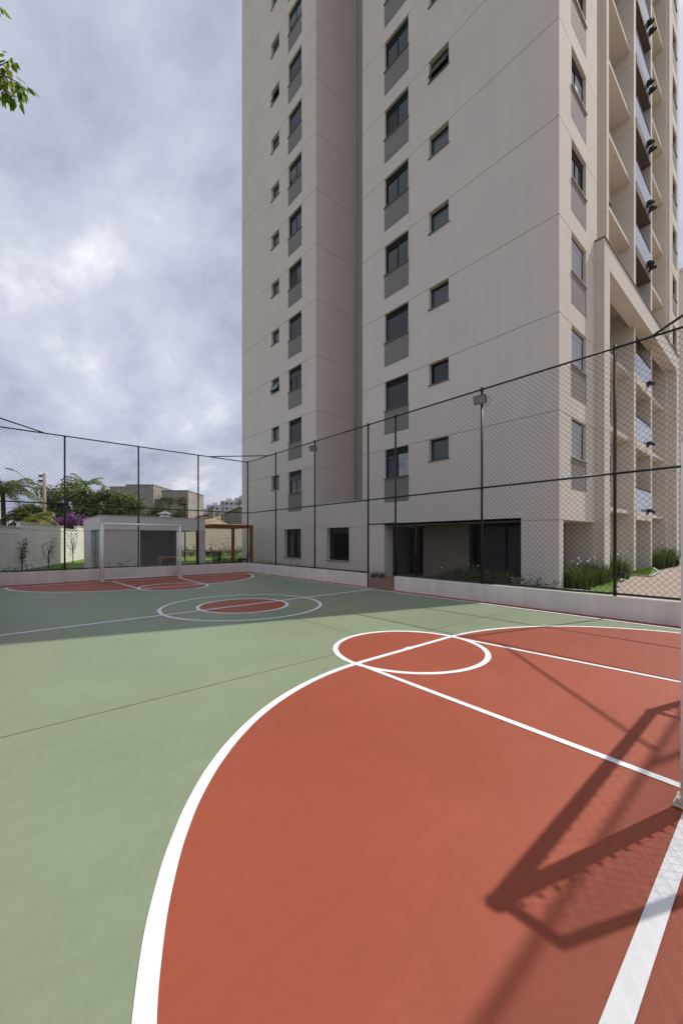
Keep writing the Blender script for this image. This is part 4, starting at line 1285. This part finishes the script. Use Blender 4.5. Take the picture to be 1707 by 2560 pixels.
palm_tree('areca_palm', 'golden areca palm arching over the wall at the left', (1.66, 34.4, 0), 2.9, 30, 2.4, 'palm_gold', .95, .1, 11, 1.05)
# mixed bushes and creepers at the foot of the block houses
cl = []
for i in range(26):
    u = rnd.uniform(-5.5, 7.0)
    cl.append((tuple(RT * u + Vector((0, 0, rnd.uniform(3.4, 7.9 - abs(u) * .28)))), rnd.uniform(.7, 1.2)))
broad_tree('hedge_tree', 'olive green hedge of creepers before the bare block houses', (15.2, 62.0, 0), cl, 170, 0.34, 'creeper', 2.4, .2, 'hedge')

# utility pole with street light arm and wires
o = thing('utility_pole', 'concrete utility pole with street light arm above the garden wall', 'utility pole', (3.23, 44.97, 0))
MB().tube([(0, 0, 0), (0, 0, 7.75)], 0.19, 10, 0.13).build('pole', 'pole', o, True)
b = MB()
for z in (7.5, 7.05): b.box(-.42, -.12, -.05, .05, z - .08, z + .08)
b.box(-.6, .0, -.04, .04, 6.95, 7.03)
b.build('insulator', 'black', o)
d_ = -RT
arm = MB(); arm.tube([(0, 0, 6.0), tuple(d_ * .9 + Vector((0, 0, 6.55))), tuple(d_ * 1.9 + Vector((0, 0, 7.45))), tuple(d_ * 2.6 + Vector((0, 0, 7.95))), tuple(d_ * 3.1 + Vector((0, 0, 8.1)))], 0.035, 6)
arm.build('lamp_arm', 'far_grey', o)
b = MB(); b.tube([tuple(d_ * 2.9 + Vector((0, 0, 8.08))), tuple(d_ * 3.6 + Vector((0, 0, 8.25)))], 0.09, 6, .05)
b.build('lamp_head', 'far_grey', o)
for z0, z1 in ((7.5, 6.9), (7.05, 6.5), (5.2, 5.5)):
    b = MB()
    pts = [Vector((0, 0, z0)).lerp(d_ * 16 + Vector((0, 4, z1)), t / 8) - Vector((0, 0, 1.1 * math.sin(math.pi * t / 8))) for t in range(9)]
    b.tube(pts, 0.018, 4, cap=False); b.build('wire', 'black', o)
o = thing('timber_post', 'short timber post over the wall right of the large tree', 'post', (6.19, 47.69, 0))
MB().tube([(0, 0, 0), (.02, 0, 3.6)], 0.12, 8, .10).build('post_shaft', 'pole', o)

# ------------------------------------------------------------------ houses behind
def local_thing(name, label, cat, x, y): return thing(name, label, cat, (x, y, 0), -R(41.18))
def win_box(parent, x, y, z, wd, ht, m='far_glass'):
    o = MB().box(x, x + wd, y - .06, y, z, z + ht).build('window', m, parent)
    return o
h1 = local_thing('block_house', 'bare grey block house half covered by creepers behind the trees', 'house', 13.3, 70.68)
MB().box(0, 3.0, 0, 8, 0, 10.0).build('wing', 'stone', h1)
MB().box(3.0, 7.3, -.8, 8, 0, 10.15).build('wall', 'stone', h1)
MB().box(-.05, 3.0, -.05, 8, 10.0, 10.1).build('parapet', 'concrete', h1)
MB().box(2.95, 7.35, -.85, 8, 10.15, 10.3).build('parapet', 'concrete', h1)
win_box(h1, 4.2, -.8, 5.6, 1.1, 1.0)
h2 = local_thing('block_house', 'bare block house with cream side wall left of the garden lamp', 'house', 19.48, 65.27)
MB().box(0, 4.15, 0, 7, 0, 9.35).build('wall', 'stone', h2)
MB().quad((-.01, 0, 0), (-1.0, 6, 0), (-1.0, 6, 9.2), (-.01, 0, 9.3)).build('side_wall', 'cream_wall', h2)
MB().box(-.05, 4.2, -.06, 7, 9.35, 9.5).build('parapet', 'concrete', h2)
win_box(h2, 2.4, 0, 5.2, 1.0, .9)
cr_ = MB()
for i in range(1500):
    u = rnd.uniform(-.1, 4.1); z = rnd.uniform(3.2, 8.4) if rnd.random() < .6 else rnd.uniform(3, 6)
    if math.sin(u * 2.1) + math.sin(z * 1.7 + 1) + rnd.uniform(-.6, .6) > 0:
        leaf(cr_, (u, -.12 + rnd.uniform(-.08, .03), z), Vector((0, -1, .5)) + rdir() * .6, .30)
cr_.build('creeper', 'creeper', h2)
# tiled roofs
h3 = local_thing('tiled_house', 'low house with ochre tiled hip roof behind the cream wall', 'house', 19.6, 55.6)
MB().box(0.4, 5.6, 0.4, 5, 0, 3.6).build('wall', 'cream_wall', h3)
rf = MB()
q = [(0, 0, 3.55), (6.1, 0, 3.5), (6.1, 5.4, 3.5), (0, 5.4, 3.55)]
r1_, r2_ = (2.0, 2.6, 5.0), (3.6, 2.6, 5.0)
rf.quad(q[0], q[1], r2_, r1_).quad(q[2], q[3], r1_, r2_).tri(q[3], q[0], r1_).tri(q[1], q[2], r2_)
rf_o = rf.build('roof', 'tile', h3)
ri = MB(); ri.tube([q[0], r1_], .09, 6); ri.tube([q[1], r2_], .09, 6); ri.tube([r1_, r2_], .09, 6)
ri.build('ridge_tiles', 'tile', rf_o)
tl = MB()
for i in range(1, 26):
    x = i * 6.1 / 26
    top = r1_ if x < 2 else (r2_ if x > 3.6 else (x, 2.6, 5.0))
    t_ = 1.0 if 2 <= x <= 3.6 else (x / 2 if x < 2 else (6.1 - x) / 2.5)
    tl.tube([(x, -.02, 3.57), (x, 2.6 * t_, 3.57 + 1.45 * t_)], .035, 4)
tl.build('tile_row', 'tile', rf_o)
MB().box(2.6, 3.3, 2.2, 2.9, 4.6, 6.2).build('chimney', 'concrete', h3)
h4 = local_thing('gable_house', 'grey concrete gable house with pale eaves beside the tower edge', 'house', 24.8, 55.31)
b = MB().box(0, 4.8, 0, 6, 0, 5.4)
b.poly([(0, 0, 5.4), (4.8, 0, 5.4), (2.9, 0, 6.5)])
b.build('wall', 'concrete', h4)
b = MB()
b.quad((-.3, -.4, 5.35), (2.9, -.4, 6.75), (2.9, 6, 6.75), (-.3, 6, 5.35)).quad((2.9, -.4, 6.75), (5.2, -.4, 5.5), (5.2, 6, 5.5), (2.9, 6, 6.75))
b.quad((-.3, -.4, 5.20), (2.9, -.4, 6.55), (2.9, -.4, 6.75), (-.3, -.4, 5.35)).quad((2.9, -.4, 6.55), (5.2, -.4, 5.3), (5.2, -.4, 5.5), (2.9, -.4, 6.75))
b.build('roof', 'coping', h4)
MB().box(.8, 1.7, -.5, -.05, 2.9, 4.1).build('water_tank', 'concrete', h4)
MB().box(1.7, 4.6, -.6, -.05, 3.7, 4.0).build('lean_to_roof', 'coping', h4)
win_box(h4, 3.1, 0, 4.3, .7, .7)
h5 = local_thing('shed_house', 'small cream shed with sloping roof between the tiled house and the gable house', 'house', 23.6, 58.0)
MB().box(-1.6, 1.9, 0, 4, 0, 5.2).build('wall', 'cream_wall', h5)
MB().quad((-1.8, -.2, 5.1), (2.1, -.2, 5.9), (2.1, 4.2, 5.9), (-1.8, 4.2, 5.1)).build('roof', 'coping', h5)
win_box(h5, .6, 0, 4.2, .6, .5)
for x, y, h, lab in ((24.6, 54.0, 7.2, 'dark utility pole before the grey gable house'), (26.95, 52.2, 5.4, 'short dark post at the right end of the gable house')):
    o = thing('street_pole', lab, 'utility pole', (x, y, 0))
    MB().tube([(0, 0, 0), (0, 0, h)], .10, 8, .08).build('pole_shaft', 'far_grey', o)
    MB().box(-.5, .5, -.05, .05, h - .5, h - .4).build('cross_arm', 'far_grey', o)
# far apartment blocks on the rise
labs = ['far white apartment block leftmost of the row on the skyline', 'far white apartment block second from left on the skyline', 'far white apartment block in the middle of the skyline row',
        'far white apartment block with grey balconies right on the skyline', 'far tall white apartment block against the tower edge']
base = Vector((87.5, 228.5, 0)); dirv = Vector((0.395, -0.918, 0))
for i, (u, h, wd) in enumerate(((-2, 20.0, 7.5), (5.6, 22.2, 8), (13.8, 24.6, 8.5), (22.0, 26.4, 6.5), (27.5, 30.0, 7))):
    p = base + RT * u - Vector((0, 0, 0)) + Vector((.3, .3, 0)) * (i % 2)
    a = thing('apartment_block', labs[i], 'building', (p.x, p.y, 0), -R(41.18), 'apartment blocks on the skyline')
    MB().box(0, wd, 0, 12, 0, h).build('wall', 'far_white', a)
    MB().box(wd * .30, wd * .62, -.25, -.01, 0, h - .8).build('stair_panel', 'far_grey' if i in (1, 3) else 'far_white', a)
    z = 13.5
    while z < h - 1.8:
        for x in (wd * .10, wd * .72):
            win_box(a, x, -.01, z, wd * .14, 1.3)
        win_box(a, wd * .38, -.26, z, wd * .16, 1.4)
        z += 2.9
    MB().box(wd * .3, wd * .7, 3, 8, h, h + 1.6).build('roof_tank', 'far_white', a)
hb = MB()
struct(MB().box(40, 140, 180, 320, -1, 8.5).build('terrain', 'earth'))
cl = [((rnd.uniform(-9, 14) * .753 + rnd.uniform(-2, 2), rnd.uniform(-9, 9) * .659, rnd.uniform(2.0, 5.6)), rnd.uniform(1.2, 2.2)) for i in range(20)]
lv = MB(); crown(lv, cl, 160, .7)
o = lv.build('far_trees', 'creeper'); o.location = (34, 88, 0)
tag(o, 'distant trees and bushes between the block house and the far apartments', 'trees', kind='stuff')
cl = [((rnd.uniform(-26, 10), rnd.uniform(-3, 3), rnd.uniform(1.0, 4.5)), rnd.uniform(1.4, 2.4)) for i in range(26)]
lv = MB(); crown(lv, cl, 160, .6)
o = lv.build('far_trees', 'leaf'); o.location = (0, 92, 0)
tag(o, 'far belt of trees seen low behind the palms at the left', 'trees', kind='stuff')

# lower building behind the tower at the right edge
rb = thing('neighbour_building', 'plain beige neighbouring block low behind the tower at the right edge', 'building', (62, 6.0, 0))
MB().box(0, 14, 0.0, 10, 0, 34).build('wall', 'facade', rb)
MB().box(-.1, 14.1, -.1, 10.1, 34, 34.4).build('parapet', 'coping', rb)

# ------------------------------------------------------------------ tree outside the left fence, a spray hangs into view
tr = thing('overhanging_tree', 'bright green leafy spray of a tree hanging in at the upper left', 'tree', (-3.4, 6.4, 0))
b = MB()
limb(b, (0, 0, 0), (0.2, 0.1, 3.8), .2, .13, 6, .05)
lv = MB()
rt = random.Random(21)
def cam_pt(px, py, d):
    """a place in the tree's own frame, from bearing and height as seen at the court corner"""
    lx = (px - 853.5) / 983 * d
    x = lx * 0.7527 + d * 0.6584; y = -lx * 0.6584 + d * 0.7527
    return Vector((x + 3.4, y - 6.4, 1.65 + (1350 - py) / 983 * d))
def spray(path, r0, nleaf, size, spreadv):
    b.tube([tuple(p) for p in path], r0, 6, .003)
    for i in range(nleaf):
        t = rt.uniform(.15, 1.0) * (len(path) - 1); j = min(int(t), len(path) - 2)
        p = path[j].lerp(path[j + 1], t - j)
        d = Vector((rt.uniform(-1, 1), rt.uniform(-1, 1), rt.uniform(-.9, .5))).normalized()
        q = p + d * rt.uniform(.02, spreadv)
        sz = size * rt.uniform(.7, 1.25)
        ax = (d * .6 + Vector((0, 0, -.75))).normalized()
        n = ax.cross(Vector((rt.uniform(-1, 1), rt.uniform(-1, 1), rt.uniform(-.3, .3)))).normalized()
        s = n.cross(ax)
        pts = [q, q + ax * sz * .3 + s * sz * .27, q + ax * sz * .65 + s * sz * .2, q + ax * sz * 1.1, q + ax * sz * .65 - s * sz * .2, q + ax * sz * .3 - s * sz * .27]
        lv.poly([tuple(v) for v in pts])
D = 5.0
trunk_top = Vector((.2, .1, 3.8))
m1 = cam_pt(-230, 330, D)
limb(b, trunk_top, m1, .11, .05, 6, .06)
limb(b, m1, cam_pt(-60, 190, D), .05, .02, 5, .06)
spray([cam_pt(-60, 190, D), cam_pt(-5, 180, D), cam_pt(25, 195, D), cam_pt(45, 205, D), cam_pt(62, 225, D)], .012, 52, .105, .10)
spray([cam_pt(-20, 182, D), cam_pt(8, 200, D), cam_pt(12, 222, D), cam_pt(35, 240, D), cam_pt(42, 255, D)], .010, 34, .10, .08)
spray([cam_pt(-30, 175, D), cam_pt(5, 160, D), cam_pt(20, 152, D), cam_pt(28, 150, D)], .009, 26, .10, .07)
spray([cam_pt(-40, 210, D), cam_pt(-5, 228, D), cam_pt(12, 240, D)], .009, 22, .10, .08)
limb(b, m1, cam_pt(-120, 20, D), .05, .02, 5, .06)
spray([cam_pt(-120, 20, D), cam_pt(-50, -10, D), cam_pt(-8, 10, D), cam_pt(2, 40, D)], .012, 30, .14, .08)
for i in range(14):
    px = rt.uniform(-520, -110); py = rt.uniform(-250, 420)
    e_ = cam_pt(px, py, rt.uniform(3.9, 6.2))
    mid = trunk_top.lerp(e_, .55) + Vector((0, 0, .3))
    limb(b, trunk_top, mid, .06, .03, 4, .1)
    spray([mid, mid.lerp(e_, .5) + rdir() * .15, e_, e_ + Vector((rt.uniform(-.3, .2), rt.uniform(-.3, .3), -.25))], .02, 70, .12, .32)
b.build('trunk', 'bark', tr)
lv.build('crown', 'leaf_near', tr)
